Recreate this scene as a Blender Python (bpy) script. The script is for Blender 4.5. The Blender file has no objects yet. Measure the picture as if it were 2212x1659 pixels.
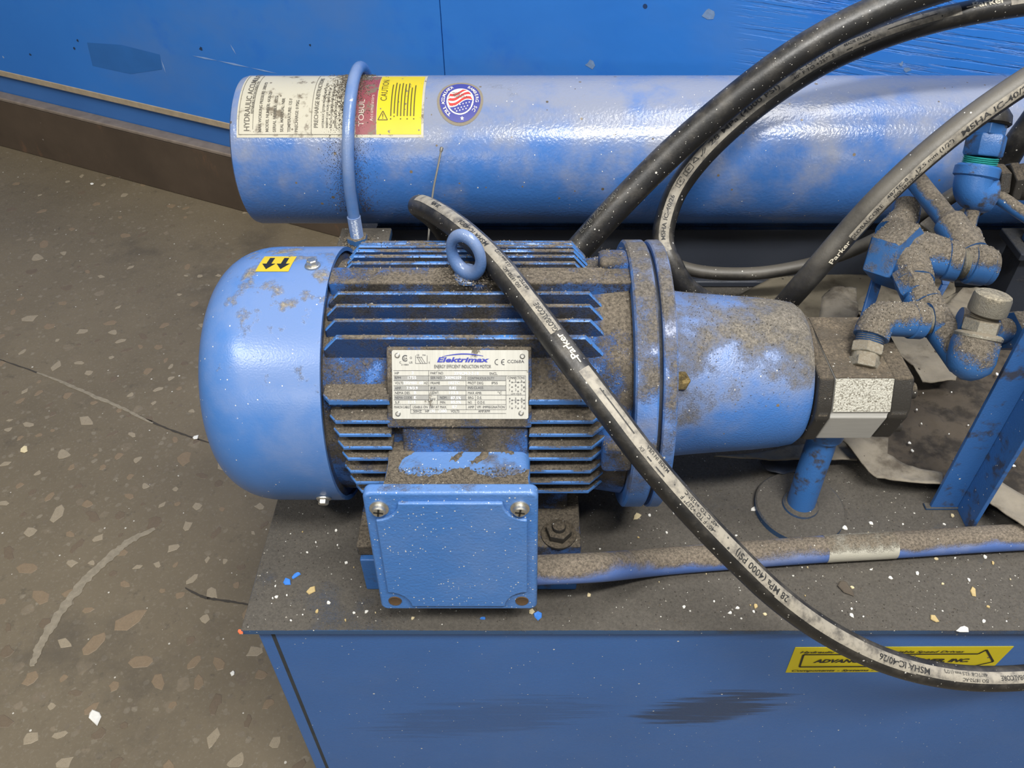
import bpy, bmesh, math, random
from math import sin, cos, tan, pi, radians, degrees, atan2, sqrt
from mathutils import Vector, Matrix, noise as mnoise
V = Vector
random.seed(7)
scn = bpy.context.scene
COL = scn.collection

# ------------------------------------------------------------------ camera
F, PITCH, CX, CY = 1780.0, radians(43.2), 1140.0, 829.5
CAM = V((0, -0.3759, 0.647))
cd = bpy.data.cameras.new('camera')
cam = bpy.data.objects.new('camera', cd)
COL.objects.link(cam)
cam.location = CAM
cam.rotation_euler = (pi / 2 - PITCH, 0, 0)
cd.sensor_fit = 'HORIZONTAL'
cd.sensor_width = 36
cd.lens = F / 2212 * 36
cd.shift_x = (1106 - CX) / 2212
cd.clip_start = 0.01
scn.camera = cam

# ------------------------------------------------------------------ light
w = bpy.data.worlds.new('world')
scn.world = w
w.use_nodes = True
w.node_tree.nodes['Background'].inputs[0].default_value = (0.93, 0.96, 1.0, 1)
w.node_tree.nodes['Background'].inputs[1].default_value = 0.13


def area(name, loc, target, sx, sy, power, color=(1, 0.98, 0.94)):
    l = bpy.data.lights.new(name, 'AREA')
    l.shape = 'RECTANGLE'
    l.size, l.size_y = sx, sy
    l.energy = power
    l.color = color
    o = bpy.data.objects.new(name, l)
    o.location = loc
    d = V(target) - V(loc)
    o.rotation_euler = d.to_track_quat('-Z', 'Y').to_euler()
    COL.objects.link(o)


# ceiling fixtures of the hall
area('ceiling_lamp', (0.50, -0.95, 2.35), (0.1, 0.3, 0.1), 1.3, 0.14, 62)
area('ceiling_lamp', (0.85, 0.25, 2.6), (0.4, 0.55, 0.0), 1.2, 0.5, 30)
area('ceiling_lamp', (-1.7, -1.3, 2.7), (-0.6, 0.4, -0.3), 1.2, 0.18, 40)
area('ceiling_lamp', (-1.3, -4.0, 1.95), (-0.2, 0.4, 0.2), 1.3, 0.06, 13)
area('ceiling_lamp', (2.1, -4.0, 1.9), (0.4, 0.4, 0.2), 0.6, 0.06, 8)

scn.view_settings.view_transform = 'Standard'
scn.view_settings.look = 'None'
scn.view_settings.exposure = 0.36
scn.view_settings.gamma = 1.0
scn.view_settings.use_curve_mapping = False

# ------------------------------------------------------------------ layout helpers (true positions from view rays)
fw = V((0, cos(PITCH), -sin(PITCH)))
upv = V((0, sin(PITCH), cos(PITCH)))
rt = V((1, 0, 0))


def ray(px, py):
    return fw + rt * ((px - CX) / F) - upv * ((py - CY) / F)


def P(px, py, x=None, y=None, z=None):
    d = ray(px, py)
    if z is not None:
        t = (z - CAM.z) / d.z
    elif y is not None:
        t = (y - CAM.y) / d.y
    else:
        t = (x - CAM.x) / d.x
    return CAM + d * t


def D(px, py, depth):
    return CAM + ray(px, py) * depth


def Pn(px, py, p0, n):
    d = ray(px, py)
    return CAM + d * ((V(p0) - CAM).dot(n) / d.dot(n))


# ------------------------------------------------------------------ mesh builder
class MB:
    def __init__(s):
        s.v, s.f, s.m = [], [], []

    def add(s, vs, fs, mi=0):
        b = len(s.v)
        s.v += [V(a) for a in vs]
        s.f += [tuple(b + i for i in f) for f in fs]
        s.m += [mi] * len(fs)
        return s

    def merge(s, o, mi=0):
        return s.add(o.v, o.f, mi)

    def box(s, lo, hi, mi=0):
        x0, y0, z0 = lo
        x1, y1, z1 = hi
        return s.add([(x0, y0, z0), (x1, y0, z0), (x1, y1, z0), (x0, y1, z0), (x0, y0, z1), (x1, y0, z1), (x1, y1, z1), (x0, y1, z1)],
                     [(0, 3, 2, 1), (4, 5, 6, 7), (0, 1, 5, 4), (1, 2, 6, 5), (2, 3, 7, 6), (3, 0, 4, 7)], mi)

    def prism(s, poly, vec, mi=0):
        """poly: list of 3D points, extruded by vec."""
        n = len(poly)
        a = [V(p) for p in poly]
        vec = V(vec)
        b = [p + vec for p in a]
        nrm = V((0, 0, 0))
        for i in range(n):
            nrm += (a[i] - a[0]).cross(a[(i + 1) % n] - a[0])
        if nrm.dot(vec) > 0:
            a, b = b, a
        fs = [tuple(range(n)), tuple(range(2 * n - 1, n - 1, -1))]
        for i in range(n):
            j = (i + 1) % n
            fs.append((j, i, n + i, n + j))
        return s.add(a + b, fs, mi)

    def lathe(s, o, ax, prof, n=32, rot=0.0, caps=True, mi=0):
        """prof: list of (t, r) along the axis."""
        o, ax = V(o), V(ax).normalized()
        ref = V((0, 0, 1)) if abs(ax.z) < 0.9 else V((1, 0, 0))
        u = ax.cross(ref).normalized()
        w_ = ax.cross(u)
        vs, fs = [], []
        for t, r in prof:
            for k in range(n):
                a = rot + 2 * pi * k / n
                vs.append(o + ax * t + (u * cos(a) + w_ * sin(a)) * r)
        for i in range(len(prof) - 1):
            for k in range(n):
                k2 = (k + 1) % n
                fs.append((i * n + k, i * n + k2, (i + 1) * n + k2, (i + 1) * n + k))
        if caps:
            fs.append(tuple(range(n - 1, -1, -1)))
            b = (len(prof) - 1) * n
            fs.append(tuple(b + k for k in range(n)))
        return s.add(vs, fs, mi)

    def cyl(s, p0, p1, r, r1=None, n=24, rot=0.0, mi=0):
        p0, p1 = V(p0), V(p1)
        d = p1 - p0
        return s.lathe(p0, d, [(0, r), (d.length, r if r1 is None else r1)], n, rot, True, mi)

    def tube(s, pts, r, n=16, caps=True, mi=0, ref=None):
        fr = frames(pts, ref or V((0, -0.68, 0.73)))
        vs, fs = [], []
        for i, (p, t, u, b) in enumerate(fr):
            rr = r[i] if isinstance(r, (list, tuple)) else r
            for k in range(n):
                a = 2 * pi * k / n
                vs.append(p + (u * cos(a) + b * sin(a)) * rr)
        m = len(fr)
        for i in range(m - 1):
            for k in range(n):
                k2 = (k + 1) % n
                fs.append((i * n + k, i * n + k2, (i + 1) * n + k2, (i + 1) * n + k))
        if caps:
            fs.append(tuple(range(n - 1, -1, -1)))
            fs.append(tuple((m - 1) * n + k for k in range(n)))
        return s.add(vs, fs, mi)


def frames(pts, ref):
    """tangent frames: u = ref made perpendicular to the tangent; b = t x u"""
    pts = [V(p) for p in pts]
    out = []
    for i, p in enumerate(pts):
        a = pts[max(i - 1, 0)]
        c = pts[min(i + 1, len(pts) - 1)]
        t = (c - a).normalized()
        u = ref - t * ref.dot(t)
        u.normalize()
        out.append((p, t, u, t.cross(u)))
    return out


def spline(ctrl, per=12):
    """Catmull-Rom through 3D control points"""
    c = [V(p) for p in ctrl]
    c = [c[0] * 2 - c[1]] + c + [c[-1] * 2 - c[-2]]
    out = []
    for i in range(1, len(c) - 2):
        p0, p1, p2, p3 = c[i - 1], c[i], c[i + 1], c[i + 2]
        for k in range(per):
            t = k / per
            out.append(0.5 * ((2 * p1) + (p2 - p0) * t + (2 * p0 - 5 * p1 + 4 * p2 - p3) * t * t + (3 * p1 - p0 - 3 * p2 + p3) * t ** 3))
    out.append(c[-2])
    return out


def smooth(pts, it=2):
    for _ in range(it):
        q = [pts[0]] + [(pts[i - 1] + pts[i] * 2 + pts[i + 1]) / 4 for i in range(1, len(pts) - 1)] + [pts[-1]]
        pts = q
    return pts


def rootpos(o):
    p = V((0, 0, 0))
    while o is not None:
        p += V(o.location)
        o = o.parent
    return p


def obj(name, mb, mats, parent=None, bevel=0, seg=2, angle=35, label=None, flat=False):
    me = bpy.data.meshes.new(name)
    off = rootpos(parent)
    me.from_pydata([v - off for v in mb.v], [], mb.f)
    if not isinstance(mats, (list, tuple)):
        mats = [mats]
    for m in mats:
        me.materials.append(m)
    if len(mats) > 1:
        for p, mi in zip(me.polygons, mb.m):
            p.material_index = mi
    if not flat:
        me.shade_smooth()
        me.set_sharp_from_angle(angle=radians(angle))
    me.update()
    o = bpy.data.objects.new(name, me)
    COL.objects.link(o)
    o.parent = parent
    if bevel:
        b = o.modifiers.new('bevel', 'BEVEL')
        b.width = bevel
        b.segments = seg
        b.limit_method = 'ANGLE'
        b.angle_limit = radians(30)
        b.harden_normals = True
    if label:
        o['label'] = label
    return o


def thing(name, label, cat, loc, group=None):
    o = bpy.data.objects.new(name, None)
    o.empty_display_size = 0.02
    COL.objects.link(o)
    o.location = loc
    o['label'] = label
    o['category'] = cat
    if group:
        o['group'] = group
    return o


def tag(o, label, cat, group=None):
    o['label'] = label
    o['category'] = cat
    if group:
        o['group'] = group
    return o


# ------------------------------------------------------------------ text as mesh
def text2d(s, h, bold=0.0, shear=0.0, align='LEFT', xs=1.0, spacing=1.0):
    """2D verts/faces of a string; h = cap height"""
    cu = bpy.data.curves.new('t', 'FONT')
    cu.body = s
    cu.size = h / 0.72
    cu.shear = shear
    cu.offset = bold * h
    cu.align_x = align
    cu.space_character = spacing
    cu.resolution_u = 3
    ob = bpy.data.objects.new('t', cu)
    COL.objects.link(ob)
    me = ob.to_mesh()
    vs = [(v.co.x * xs, v.co.y) for v in me.vertices]
    fs = [tuple(p.vertices) for p in me.polygons]
    ob.to_mesh_clear()
    bpy.data.objects.remove(ob)
    bpy.data.curves.remove(cu)
    return vs, fs


def put_text(mb, mapper, s, u, v, h, bold=0.0, shear=0.0, align='LEFT', xs=1.0, rot=0.0, mi=0, spacing=1.0, fitw=None):
    vs, fs = text2d(s, h, bold, shear, align, xs, spacing)
    if fitw and vs:
        x0 = min(a[0] for a in vs)
        x1 = max(a[0] for a in vs)
        k = fitw / (x1 - x0)
        vs = [((a[0] - x0) * k, a[1]) for a in vs]
    c, sn = cos(rot), sin(rot)
    mb.add([mapper(u + x * c - y * sn, v + x * sn + y * c) for x, y in vs], fs, mi)


def put_rect(mb, mapper, u0, v0, u1, v1, nu=1, nv=1, mi=0):
    vs, fs = [], []
    for j in range(nv + 1):
        for i in range(nu + 1):
            vs.append(mapper(u0 + (u1 - u0) * i / nu, v0 + (v1 - v0) * j / nv))
    for j in range(nv):
        for i in range(nu):
            a = j * (nu + 1) + i
            fs.append((a, a + 1, a + nu + 2, a + nu + 1))
    mb.add(vs, fs, mi)


def put_poly(mb, mapper, pts, mi=0):
    mb.add([mapper(*p) for p in pts], [tuple(range(len(pts)))], mi)


def put_ring(mb, mapper, cx, cy, r0, r1, a0=0, a1=2 * pi, n=40, mi=0):
    vs, fs = [], []
    for i in range(n + 1):
        a = a0 + (a1 - a0) * i / n
        vs.append(mapper(cx + r0 * cos(a), cy + r0 * sin(a)))
        vs.append(mapper(cx + r1 * cos(a), cy + r1 * sin(a)))
    for i in range(n):
        fs.append((2 * i, 2 * i + 1, 2 * i + 3, 2 * i + 2))
    mb.add(vs, fs, mi)


def put_curve(mb, mapper, p, q, wd, n=14, mi=0):
    for i in range(n):
        a = (p[0] + (q[0] - p[0]) * i / n, p[1] + (q[1] - p[1]) * i / n)
        b = (p[0] + (q[0] - p[0]) * (i + 1) / n, p[1] + (q[1] - p[1]) * (i + 1) / n)
        put_line(mb, mapper, a, b, wd, mi)


def put_line(mb, mapper, p, q, wd, mi=0):
    dx, dy = q[0] - p[0], q[1] - p[1]
    L = sqrt(dx * dx + dy * dy)
    nx, ny = -dy / L * wd / 2, dx / L * wd / 2
    put_poly(mb, mapper, [(p[0] - nx, p[1] - ny), (q[0] - nx, q[1] - ny), (q[0] + nx, q[1] + ny), (p[0] + nx, p[1] + ny)], mi)


# ------------------------------------------------------------------ materials
class N:
    def __init__(s, name):
        s.m = bpy.data.materials.new(name)
        s.m.use_nodes = True
        s.t = s.m.node_tree
        s.b = s.t.nodes['Principled BSDF']
        s.tc = s.t.nodes.new('ShaderNodeTexCoord').outputs['Object']

    def node(s, ty, **kw):
        n = s.t.nodes.new(ty)
        for k, v in kw.items():
            setattr(n, k, v)
        return n

    def link(s, a, b):
        s.t.links.new(a, b)

    def val(s, inp, x):
        if hasattr(x, 'is_linked') or hasattr(x, 'links'):
            s.link(x, inp)
        else:
            inp.default_value = x

    def math(s, op, a, b=0.0, c=0.0, clamp=False):
        n = s.node('ShaderNodeMath', operation=op)
        n.use_clamp = clamp
        s.val(n.inputs[0], a)
        s.val(n.inputs[1], b)
        s.val(n.inputs[2], c)
        return n.outputs[0]

    def noise(s, scale, detail=4, rough=0.6, vec=None, dist=0.0):
        n = s.node('ShaderNodeTexNoise')
        s.link(vec or s.tc, n.inputs['Vector'])
        n.inputs['Scale'].default_value = scale
        n.inputs['Detail'].default_value = detail
        n.inputs['Roughness'].default_value = rough
        n.inputs['Distortion'].default_value = dist
        return n.outputs['Fac']

    def voro(s, scale, vec=None, out='Distance', feature='F1'):
        n = s.node('ShaderNodeTexVoronoi', feature=feature)
        s.link(vec or s.tc, n.inputs['Vector'])
        n.inputs['Scale'].default_value = scale
        return n.outputs[out], n.outputs['Color']

    def ramp(s, x, a, b):
        n = s.node('ShaderNodeMapRange')
        n.interpolation_type = 'SMOOTHSTEP'
        s.link(x, n.inputs[0])
        n.inputs[1].default_value = a
        n.inputs[2].default_value = b
        return n.outputs[0]

    def mix(s, f, a, b):
        n = s.node('ShaderNodeMix', data_type='RGBA')
        s.val(n.inputs[0], f)
        for i, x in ((6, a), (7, b)):
            if isinstance(x, tuple):
                n.inputs[i].default_value = (x[0], x[1], x[2], 1)
            else:
                s.link(x, n.inputs[i])
        return n.outputs[2]

    def scaled(s, sx, sy, sz, rot=(0, 0, 0)):
        n = s.node('ShaderNodeMapping')
        s.link(s.tc, n.inputs[0])
        n.inputs['Rotation'].default_value = rot
        n.inputs['Scale'].default_value = (sx, sy, sz)
        return n.outputs[0]

    def upz(s):
        g = s.node('ShaderNodeNewGeometry')
        x = s.node('ShaderNodeSeparateXYZ')
        s.link(g.outputs['Normal'], x.inputs[0])
        return x.outputs[2]

    def specks(s, scale, dens, size):
        """0/1 dots: cells of a voronoi whose random value is under dens"""
        d, c = s.voro(scale)
        sp = s.node('ShaderNodeSeparateColor')
        s.link(c, sp.inputs[0])
        pick = s.math('LESS_THAN', sp.outputs[0], dens)
        rad = s.math('MULTIPLY', sp.outputs[1], size)
        return s.math('MULTIPLY', s.math('LESS_THAN', d, rad), pick)

    def bump(s, h, strength=0.5, dist=0.001):
        n = s.node('ShaderNodeBump')
        n.inputs['Strength'].default_value = strength
        n.inputs['Distance'].default_value = dist
        s.link(h, n.inputs['Height'])
        s.link(n.outputs[0], s.b.inputs['Normal'])

    def out(s, col=None, rough=None, metal=None, spec=None):
        if col is not None:
            if isinstance(col, tuple):
                s.b.inputs['Base Color'].default_value = (*col, 1)
            else:
                s.link(col, s.b.inputs['Base Color'])
        if rough is not None:
            s.val(s.b.inputs['Roughness'], rough)
        if metal is not None:
            s.val(s.b.inputs['Metallic'], metal)
        if spec is not None:
            s.b.inputs['Specular IOR Level'].default_value = spec
        return s.m


def flat(name, col, rough=0.5, metal=0.0, var=0.15, scale=400):
    n = N(name)
    f = n.noise(scale, 4)
    c = n.mix(f, tuple(x * (1 - var) for x in col), tuple(min(1, x * (1 + var)) for x in col))
    n.bump(f, 0.15, 0.0005)
    return n.out(c, rough, metal)


DUST = (0.205, 0.172, 0.128)
DARK = (0.050, 0.043, 0.034)


def paint(name, base, dust=DUST, cover=-0.6, up=0.7, nscale=40, amp=4.0, grain=1.0, rough=0.38, orange=0.25, oscale=700,
          dvar=1.0, smear=False, fleck=0.0, chip=0.0, chipcol=(0.55, 0.52, 0.45), speck=0.0, grime=None, film=0.0, filmcol=(0.30, 0.33, 0.42), metal=0.0, var=0.14,
          dark2=None):
    """painted metal under dust: dust settles where the surface faces up and where a noise says so"""
    n = N(name)
    up_ = n.upz()
    n1 = n.noise(nscale, 7, 0.62)
    g = n.noise(900, 5, 0.7)
    m = n.math('MULTIPLY_ADD', n.math('SUBTRACT', n1, 0.5), amp, cover)
    m = n.math('MULTIPLY_ADD', up_, up, m)
    m = n.math('MULTIPLY_ADD', n.math('SUBTRACT', g, 0.5), grain, m)
    dm = n.ramp(m, 0.0, 0.55)
    v = n.noise(9, 5, 0.6)
    col = n.mix(v, tuple(c * (1 - var) for c in base), tuple(min(1, c * (1 + var)) for c in base))
    if film:
        f2 = n.noise(14, 6, 0.62)
        fm = n.math('MULTIPLY', n.ramp(n.math('MULTIPLY_ADD', up_, 0.25, f2), 0.42, 0.82), film)
        col = n.mix(fm, col, filmcol)
    if smear:
        # greasy hand-wipe marks on the tank front (own shape, in the plane of the plate)
        sp = n.node('ShaderNodeSeparateXYZ')
        n.link(n.tc, sp.inputs[0])
        for (cx_, cz_, rx, rz, k, amt) in ((-0.115, 0.256, 0.072, 0.036, 0.24, 0.85), (-0.34, 0.235, 0.13, 0.04, 0.2, 0.28)):
            dx = n.math('SUBTRACT', sp.outputs[0], cx_)
            dz = n.math('SUBTRACT', n.math('SUBTRACT', sp.outputs[2], cz_), n.math('MULTIPLY', dx, k))
            rr = n.math('ADD', n.math('POWER', n.math('ABSOLUTE', n.math('DIVIDE', dx, rx)), 2.0), n.math('POWER', n.math('ABSOLUTE', n.math('DIVIDE', dz, rz)), 2.0))
            str_ = n.noise(1.0, 5, 0.65, n.scaled(9, 1, 150, (0, radians(15), 0)), 0.4)
            edge = n.math('ADD', n.math('MULTIPLY', n.math('SUBTRACT', str_, 0.5), 3.8), n.math('SUBTRACT', 1.0, rr))
            mk = n.math('MULTIPLY', n.ramp(edge, -0.1, 0.7), amt)
            col = n.mix(mk, col, (0.018, 0.038, 0.085))
    if grime:
        gm = n.math('MULTIPLY', n.ramp(n.noise(grime[0], 6, 0.65), grime[1], grime[1] + 0.12), grime[2])
        col = n.mix(gm, col, DARK)
    dc = n.mix(n.ramp(n.noise(430, 6, 0.75), 0.30, 0.72), tuple(c * (1 - 0.62 * dvar) for c in dust), tuple(c * (1 + 0.45 * dvar) for c in dust))
    if dark2:
        dc = n.mix(n.ramp(n.math('ADD', n.noise(28, 4, 0.6), n.math('MULTIPLY', up_, 0.30)), 0.42, 0.88), n.mix(n.ramp(n.noise(600, 5, 0.7), 0.34, 0.70), tuple(c * 0.45 for c in dark2), tuple(c * 1.9 for c in dark2)), dc)
    col = n.mix(dm, col, dc)
    if chip:
        cm = n.math('MULTIPLY', n.ramp(n.noise(75, 8, 0.72), 0.74 - chip, 0.76 - chip), 1.0)
        col = n.mix(cm, col, chipcol)
    if fleck:
        col = n.mix(n.specks(95, fleck, 0.22), col, (0.095, 0.082, 0.065))
        col = n.mix(n.specks(170, fleck, 0.34), col, (0.16, 0.13, 0.095))
    if speck:
        col = n.mix(n.specks(520, speck, 0.34), col, (0.62, 0.60, 0.54))
        col = n.mix(n.specks(250, speck * 0.30, 0.26), col, (0.66, 0.64, 0.58))
    r = n.math('MULTIPLY_ADD', dm, 0.95 - rough, rough)
    ob = n.noise(oscale, 2, 0.5)
    h = n.math('ADD', n.math('MULTIPLY', ob, orange), n.math('MULTIPLY', dm, n.math('MULTIPLY_ADD', g, 1.6, 0.35)))
    n.bump(h, 0.7, 0.0012)
    return n.out(col, r, metal)


BLUE = (0.030, 0.150, 0.520)
M = {}
M['tube'] = paint('tube_blue', (0.043, 0.143, 0.41), cover=-1.2, up=0.75, nscale=15, amp=3.0, grain=0.5, rough=0.24, orange=0.42, oscale=300, speck=0.015, fleck=0.035, film=0.9, filmcol=(0.235, 0.25, 0.30), dust=(0.23, 0.205, 0.17))
M['cowl'] = paint('cowl_blue', (0.052, 0.165, 0.44), cover=-0.95, up=0.95, nscale=38, amp=3.8, grain=0.5, rough=0.27, orange=0.15, speck=0.02, film=0.55, filmcol=(0.20, 0.26, 0.42), dust=(0.31, 0.275, 0.21), chip=0.055, chipcol=(0.42, 0.46, 0.55))
M['motor'] = paint('motor_blue', (0.035, 0.12, 0.36), cover=0.32, up=0.30, nscale=26, amp=3.4, grain=1.3, rough=0.35, orange=0.3, dark2=(0.038, 0.033, 0.027), dust=(0.16, 0.132, 0.097), speck=0.006)
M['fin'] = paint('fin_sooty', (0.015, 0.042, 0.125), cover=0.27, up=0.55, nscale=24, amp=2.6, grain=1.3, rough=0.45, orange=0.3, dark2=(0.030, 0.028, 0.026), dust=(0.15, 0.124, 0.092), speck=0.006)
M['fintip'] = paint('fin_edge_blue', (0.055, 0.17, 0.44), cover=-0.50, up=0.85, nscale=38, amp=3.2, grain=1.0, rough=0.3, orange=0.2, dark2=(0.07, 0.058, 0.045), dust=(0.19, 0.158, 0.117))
M['box'] = paint('box_blue', (0.048, 0.160, 0.43), cover=-1.75, up=1.55, nscale=26, amp=3.2, grain=0.5, rough=0.34, orange=0.5, oscale=420, speck=0.16, film=0.4, filmcol=(0.17, 0.25, 0.42), dust=(0.145, 0.118, 0.088))
M['flange'] = paint('flange_blue', (0.05, 0.165, 0.46), cover=-0.12, up=0.50, nscale=24, amp=3.2, grain=1.0, rough=0.32, orange=0.45, film=0.8, filmcol=(0.22, 0.22, 0.25), dust=(0.16, 0.14, 0.115), speck=0.03, chip=0.02, chipcol=(0.36, 0.33, 0.25))
M['bell'] = paint('bell_blue', (0.045, 0.155, 0.44), cover=-0.42, up=0.80, nscale=14, amp=3.6, grain=0.7, rough=0.36, orange=0.5, speck=0.02, fleck=0.02, film=1.0, filmcol=(0.20, 0.22, 0.28), dust=(0.215, 0.19, 0.152), dark2=(0.06, 0.054, 0.046))
M['fit'] = paint('fitting_blue', (0.032, 0.115, 0.30), cover=-0.45, up=1.7, nscale=55, amp=2.4, grain=1.3, rough=0.36, orange=0.2, dust=(0.17, 0.144, 0.11), speck=0.03)
M['tank'] = paint('tank_blue', (0.036, 0.128, 0.37), cover=-1.6, up=0.4, nscale=10, amp=2.2, grain=0.4, rough=0.36, orange=0.3, speck=0.03, film=0.18, filmcol=(0.10, 0.16, 0.30), smear=True)
M['lid'] = paint('lid_dust', (0.032, 0.085, 0.19), dust=(0.102, 0.091, 0.076), cover=-0.05, up=0.85, nscale=9, amp=2.4, grain=0.8, rough=0.5, orange=0.2, speck=0.04, dvar=0.45)
M['conduit'] = paint('conduit_blue', (0.07, 0.14, 0.38), cover=-0.30, up=1.3, nscale=18, amp=2.4, grain=0.7, rough=0.5, orange=0.2, film=0.5, filmcol=(0.34, 0.34, 0.36), dust=(0.20, 0.165, 0.125), speck=0.03)
M['post'] = paint('post_blue', (0.034, 0.13, 0.36), cover=-1.6, up=0.8, nscale=20, amp=2.4, grain=0.5, rough=0.34, grime=(45, 0.51, 0.92))
M['bracket'] = paint('bracket_blue', (0.033, 0.12, 0.34), cover=-1.7, up=0.6, nscale=14, amp=2.4, grain=0.4, rough=0.42, grime=(32, 0.50, 0.85), speck=0.02)
M['ubolt'] = paint('ubolt_blue', (0.075, 0.17, 0.40), cover=-1.0, up=0.6, nscale=40, amp=3.0, grain=0.5, rough=0.22, chip=0.08, film=0.5, filmcol=(0.28, 0.30, 0.35))
M['beam'] = paint('beam_dark', (0.034, 0.040, 0.055), dust=(0.085, 0.08, 0.072), cover=-0.2, up=0.4, nscale=10, amp=2.6, grain=0.5, rough=0.5)
M['pumpdark'] = paint('pump_dark', (0.030, 0.027, 0.023), dust=(0.115, 0.092, 0.064), cover=-0.45, up=1.15, nscale=30, amp=1.8, grain=1.0, rough=0.5, speck=0.05)
M['pumptop'] = paint('pump_top', (0.10, 0.08, 0.055), dust=(0.165, 0.13, 0.088), cover=0.1, up=0.3, nscale=40, amp=2.2, grain=1.0, rough=0.6, speck=0.05)
n = N('settled_dust')
f = n.noise(420, 6, 0.75)
n.bump(f, 0.9, 0.0015)
M['dustlump'] = n.out(n.mix(n.ramp(f, 0.3, 0.72), (0.045, 0.037, 0.028), (0.20, 0.165, 0.12)), 0.95)
M['lightdust'] = flat('dust', (0.2, 0.17, 0.13), 0.95)

n = N('rubber')
r1 = n.noise(600, 4)
c = n.mix(n.ramp(n.math('ADD', n.math('MULTIPLY', n.upz(), 0.26), n.noise(45, 6, 0.65)), 0.50, 1.12), (0.013, 0.0125, 0.012), (0.125, 0.112, 0.092))
c = n.mix(n.specks(240, 0.07, 0.26), c, (0.55, 0.53, 0.48))
c = n.mix(n.specks(520, 0.10, 0.34), c, (0.45, 0.43, 0.38))
n.bump(n.math('ADD', r1, n.noise(90, 4)), 0.25, 0.0006)
M['rubber'] = n.out(c, n.math('MULTIPLY_ADD', r1, 0.25, 0.28))

n = N('rubber_dusty')
r1 = n.noise(500, 5, 0.7)
c = n.mix(n.ramp(n.math('ADD', n.math('MULTIPLY', n.upz(), 0.55), n.noise(30, 6, 0.65)), 0.30, 1.0), (0.016, 0.015, 0.014), (0.105, 0.095, 0.078))
c = n.mix(n.specks(260, 0.07, 0.26), c, (0.55, 0.53, 0.48))
n.bump(r1, 0.35, 0.0006)
M['rubber_dusty'] = n.out(c, n.math('MULTIPLY_ADD', r1, 0.25, 0.35))

n = N('layline')
f = n.noise(120, 6, 0.65)
c = n.mix(n.ramp(f, 0.28, 0.60), (0.11, 0.10, 0.085), (0.31, 0.28, 0.225))
c = n.mix(n.specks(300, 0.10, 0.35), c, (0.04, 0.04, 0.035))
M['layline'] = n.out(c, 0.55)
n = N('layline_text')
M['ltext'] = n.out(n.mix(n.ramp(n.noise(500, 4, 0.7), 0.5, 0.75), (0.02, 0.02, 0.02), (0.15, 0.14, 0.12)), 0.6)
M['wtext'] = flat('hose_logo_print', (0.62, 0.57, 0.45), 0.6)

n = N('steel')
f = n.noise(140, 5, 0.65)
c = n.mix(f, (0.42, 0.41, 0.37), (0.66, 0.64, 0.58))
n.bump(n.noise(800, 3), 0.25, 0.0005)
M['steel'] = n.out(c, n.math('MULTIPLY_ADD', f, 0.3, 0.22), 0.9)
n = N('steel_dusty')
f = n.noise(140, 5, 0.65)
d = n.ramp(n.math('ADD', n.math('MULTIPLY', n.upz(), 0.45), n.noise(500, 5, 0.7)), 0.45, 0.95)
c = n.mix(d, n.mix(f, (0.26, 0.245, 0.20), (0.42, 0.40, 0.33)), (0.175, 0.148, 0.106))
n.bump(n.noise(900, 4, 0.7), 0.5, 0.0008)
M['steel_dusty'] = n.out(c, n.math('MULTIPLY_ADD', d, 0.55, 0.35), n.math('SUBTRACT', 0.85, d, 0, True))
n = N('cast_aluminium')
f = n.noise(650, 4, 0.7)
c = n.mix(n.ramp(f, 0.36, 0.54), (0.20, 0.18, 0.135), (0.62, 0.60, 0.52))
n.bump(f, 0.8, 0.001)
M['castalu'] = n.out(c, 0.45, 0.55)
n = N('milled_aluminium')
f = n.noise(30, 4, 0.6, n.scaled(1, 30, 30))
c = n.mix(f, (0.48, 0.47, 0.43), (0.70, 0.69, 0.65))
M['alu'] = n.out(c, 0.42, 0.25)
n = N('nameplate_metal')
f = n.noise(50, 7, 0.7)
f2 = n.noise(24, 5, 0.6, n.scaled(30, 2, 2))
c = n.mix(f2, (0.36, 0.35, 0.305), (0.52, 0.51, 0.46))
c = n.mix(n.ramp(n.noise(38, 7, 0.7), 0.60, 0.66), c, (0.10, 0.085, 0.06))
M['plate'] = n.out(c, n.math('MULTIPLY_ADD', f, 0.2, 0.42), 0.2)
M['platedark'] = flat('nameplate_print', (0.035, 0.036, 0.042), 0.5)
M['plateshade'] = flat('nameplate_band', (0.27, 0.268, 0.25), 0.45, 0.2)
M['platewhite'] = flat('nameplate_stamp', (0.85, 0.85, 0.82), 0.45, 0.1)
M['plateblue'] = flat('nameplate_logo', (0.02, 0.03, 0.30), 0.5)


def paperlike(name, col, dirt=(0.14, 0.115, 0.08), lo=0.58, hi=0.66, sc=55, spk=0.06):
    n = N(name)
    f = n.noise(sc, 8, 0.68)
    c = n.mix(n.noise(20, 5), tuple(x * 0.82 for x in col), col)
    c = n.mix(n.ramp(f, lo, hi), c, dirt)
    c = n.mix(n.specks(260, spk, 0.4), c, dirt)
    return n.out(c, 0.5)


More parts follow.
